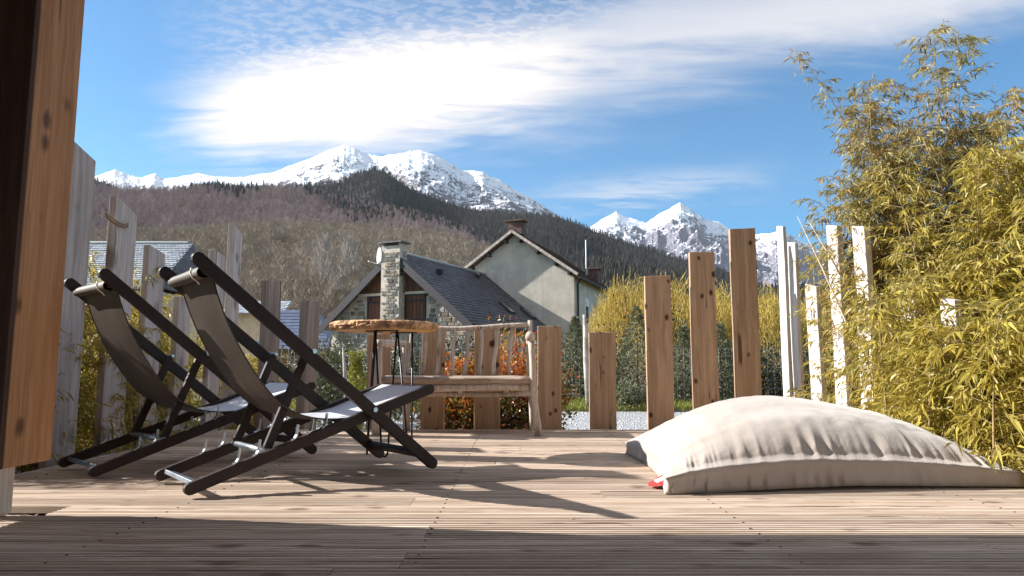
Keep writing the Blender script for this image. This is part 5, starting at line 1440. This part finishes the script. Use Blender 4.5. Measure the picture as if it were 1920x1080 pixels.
b1 = proto(bare_proto('t', None, 1, 200, .40, 1.0, .0065), 'bare_tree', 'far_bare', 655, 150, 10, 'pale leafless tree above the left slope of the stone house roof')
b2 = proto(bare_proto('t', None, 2, 220, .5, .9, .0065), 'bare_tree', 'far_bare', 546, 140, 8, 'leafless tree above the gap between the two corner posts')
s1 = proto(bare_proto('t', None, 3, 300, .75, .7, .0065), 'bare_tree', 'far_scrub', 470, 170, 7, 'broad leafless bush tree behind the tall slender plank')
s2 = proto(bare_proto('t', None, 4, 300, .60, .8, .0065), 'bare_tree', 'far_scrub', 700, 190, 8, 'broad leafless bush tree left of the stone chimney')
p1 = proto(pine_proto(5), 'pine_tree', 'far_pine', 1150, 240, 12, 'dark pine tree beyond the white house')
p2 = proto(pine_proto(6), 'pine_tree', 'far_pine', 1250, 230, 11, 'dark pine tree behind the yellow willows')
for i, (px, Y, h, lab) in enumerate([(600, 140, 13.5, 'tall pale birch standing out left on the scrub slope'), (650, 146, 13, 'tall pale birch standing out right on the scrub slope'), (628, 120, 8.5, 'small pale birch in front of the two tall ones')]):
    proto(bare_proto('t', None, 20+i, 700, .42, 1.6, .0042), 'birch_tree', 'birch_twigs', px, Y, h, lab)

def scatter(name, obj, N, zf, amin, amax, Y0, Y1, hts, label, seed, keep=None):
    rs = np.random.RandomState(seed); n = int(N*1.0)
    a = amin+(amax-amin)*rs.rand(n*3)
    Y = (Y0**1.5+(Y1**1.5-Y0**1.5)*rs.rand(n*3))**(1/1.5)
    if keep is not None:
        k = keep(a, Y, rs); a, Y = a[k], Y[k]
    a, Y = a[:n], Y[:n]; Z = zf(a, Y)-.4
    V = np.stack([a*Y, Y, Z], 1).astype(np.float32)
    me = bpy.data.meshes.new(name); me.vertices.add(len(V)); me.vertices.foreach_set('co', V.ravel())
    at = me.attributes.new('sc', 'FLOAT', 'POINT'); at.data.foreach_set('value', (hts[0]+(hts[1]-hts[0])*rs.rand(len(V))).astype(np.float32))
    at = me.attributes.new('rz', 'FLOAT', 'POINT'); at.data.foreach_set('value', (rs.rand(len(V))*6.28).astype(np.float32))
    me.update(); o = link(name, me); setp(o, label, 'forest', kind='stuff')
    ng = bpy.data.node_groups.new(name+'_scatter', 'GeometryNodeTree'); t = NT(ng)
    ng.interface.new_socket('Geometry', in_out='INPUT', socket_type='NodeSocketGeometry'); ng.interface.new_socket('Geometry', in_out='OUTPUT', socket_type='NodeSocketGeometry')
    gi = t.new('NodeGroupInput'); go = t.new('NodeGroupOutput'); ip = t.new('GeometryNodeInstanceOnPoints')
    oi = t.new('GeometryNodeObjectInfo'); oi.transform_space = 'ORIGINAL'; oi.inputs['Object'].default_value = obj; oi.inputs['As Instance'].default_value = True
    s_ = t.new('GeometryNodeInputNamedAttribute'); s_.data_type = 'FLOAT'; s_.inputs[0].default_value = 'sc'
    r_ = t.new('GeometryNodeInputNamedAttribute'); r_.data_type = 'FLOAT'; r_.inputs[0].default_value = 'rz'
    cx = t.new('ShaderNodeCombineXYZ'); t.put(r_.outputs[0], cx.inputs[2])
    e2r = t.new('FunctionNodeEulerToRotation'); t.put(cx.outputs[0], e2r.inputs[0])
    t.put(gi.outputs[0], ip.inputs['Points']); t.put(oi.outputs['Geometry'], ip.inputs['Instance']); t.put(s_.outputs[0], ip.inputs['Scale']); t.put(e2r.outputs[0], ip.inputs['Rotation'])
    t.put(ip.outputs[0], go.inputs[0])
    md = o.modifiers.new('scatter', 'NODES'); md.node_group = ng
    return o
thin = lambda f: (lambda a, Y, rs: rs.rand(len(a)) < f)
def mottle(sc, thr, inv=False, soft=.08):
    def k(a, Y, rs):
        v = fbm(a*sc+3, np.log(Y)*sc*.5, 4)+rs.randn(len(a))*soft
        return (v < thr) if inv else (v > thr)
    return k
scatter('bare_forest', b1, 11000, z_brown, -.75, .35, 330, 1010, (7, 13), 'leafless purple brown forest covering the near hillside', 1)
scatter('bare_forest', b2, 9000, z_brown, -.75, .35, 330, 1010, (6, 12), 'leafless broad crowned forest mixed over the near hillside', 2)
scatter('scrub_forest', s1, 4200, z_scrub, -.75, .15, 92, 345, (3.5, 7), 'tawny leafless scrub on the slope behind the houses', 3)
scatter('scrub_forest', s2, 4200, z_scrub, -.75, .15, 92, 345, (4, 8), 'paler leafless scrub mixed on the slope behind the houses', 4)
scatter('pine_forest', p1, 24000, z_pine, -.75, .75, 720, 1960, (7, 17), 'dark pine forest covering the upper ridge', 5)
scatter('pine_forest', p2, 3600, z_brown, -.75, .40, 360, 990, (9, 17), 'dark pines scattered through the leafless hillside', 6, lambda a, Y, rs: (fbm(a*9+3, np.log(Y)*5, 4)+.35*np.clip((a+.12)*2.2, -.3, 1)+.25*np.clip((Y-780)/220, 0, 1)) > .66)
scatter('pine_forest', p2, 7000, z_val, .02, .75, 265, 720, (7, 14), 'dark pine forest low in the valley behind the willows', 7)

def haze():
    m = bpy.data.materials.new('haze_air'); m.use_nodes = True; t = m.node_tree; t.nodes.clear(); h = NT(t)
    o = h.new('ShaderNodeOutputMaterial'); v = h.new('ShaderNodeVolumePrincipled'); v.inputs['Color'].default_value = (.80, .86, .95, 1); v.inputs['Density'].default_value = 2.2e-5
    v.inputs['Anisotropy'].default_value = .2
    h.put(v.outputs[0], o.inputs['Volume'])
    ob = MB().box((0, 4900, 1450), (30000, 12000, 3040)).build('haze', m); setp(ob, kind='stuff')
haze()
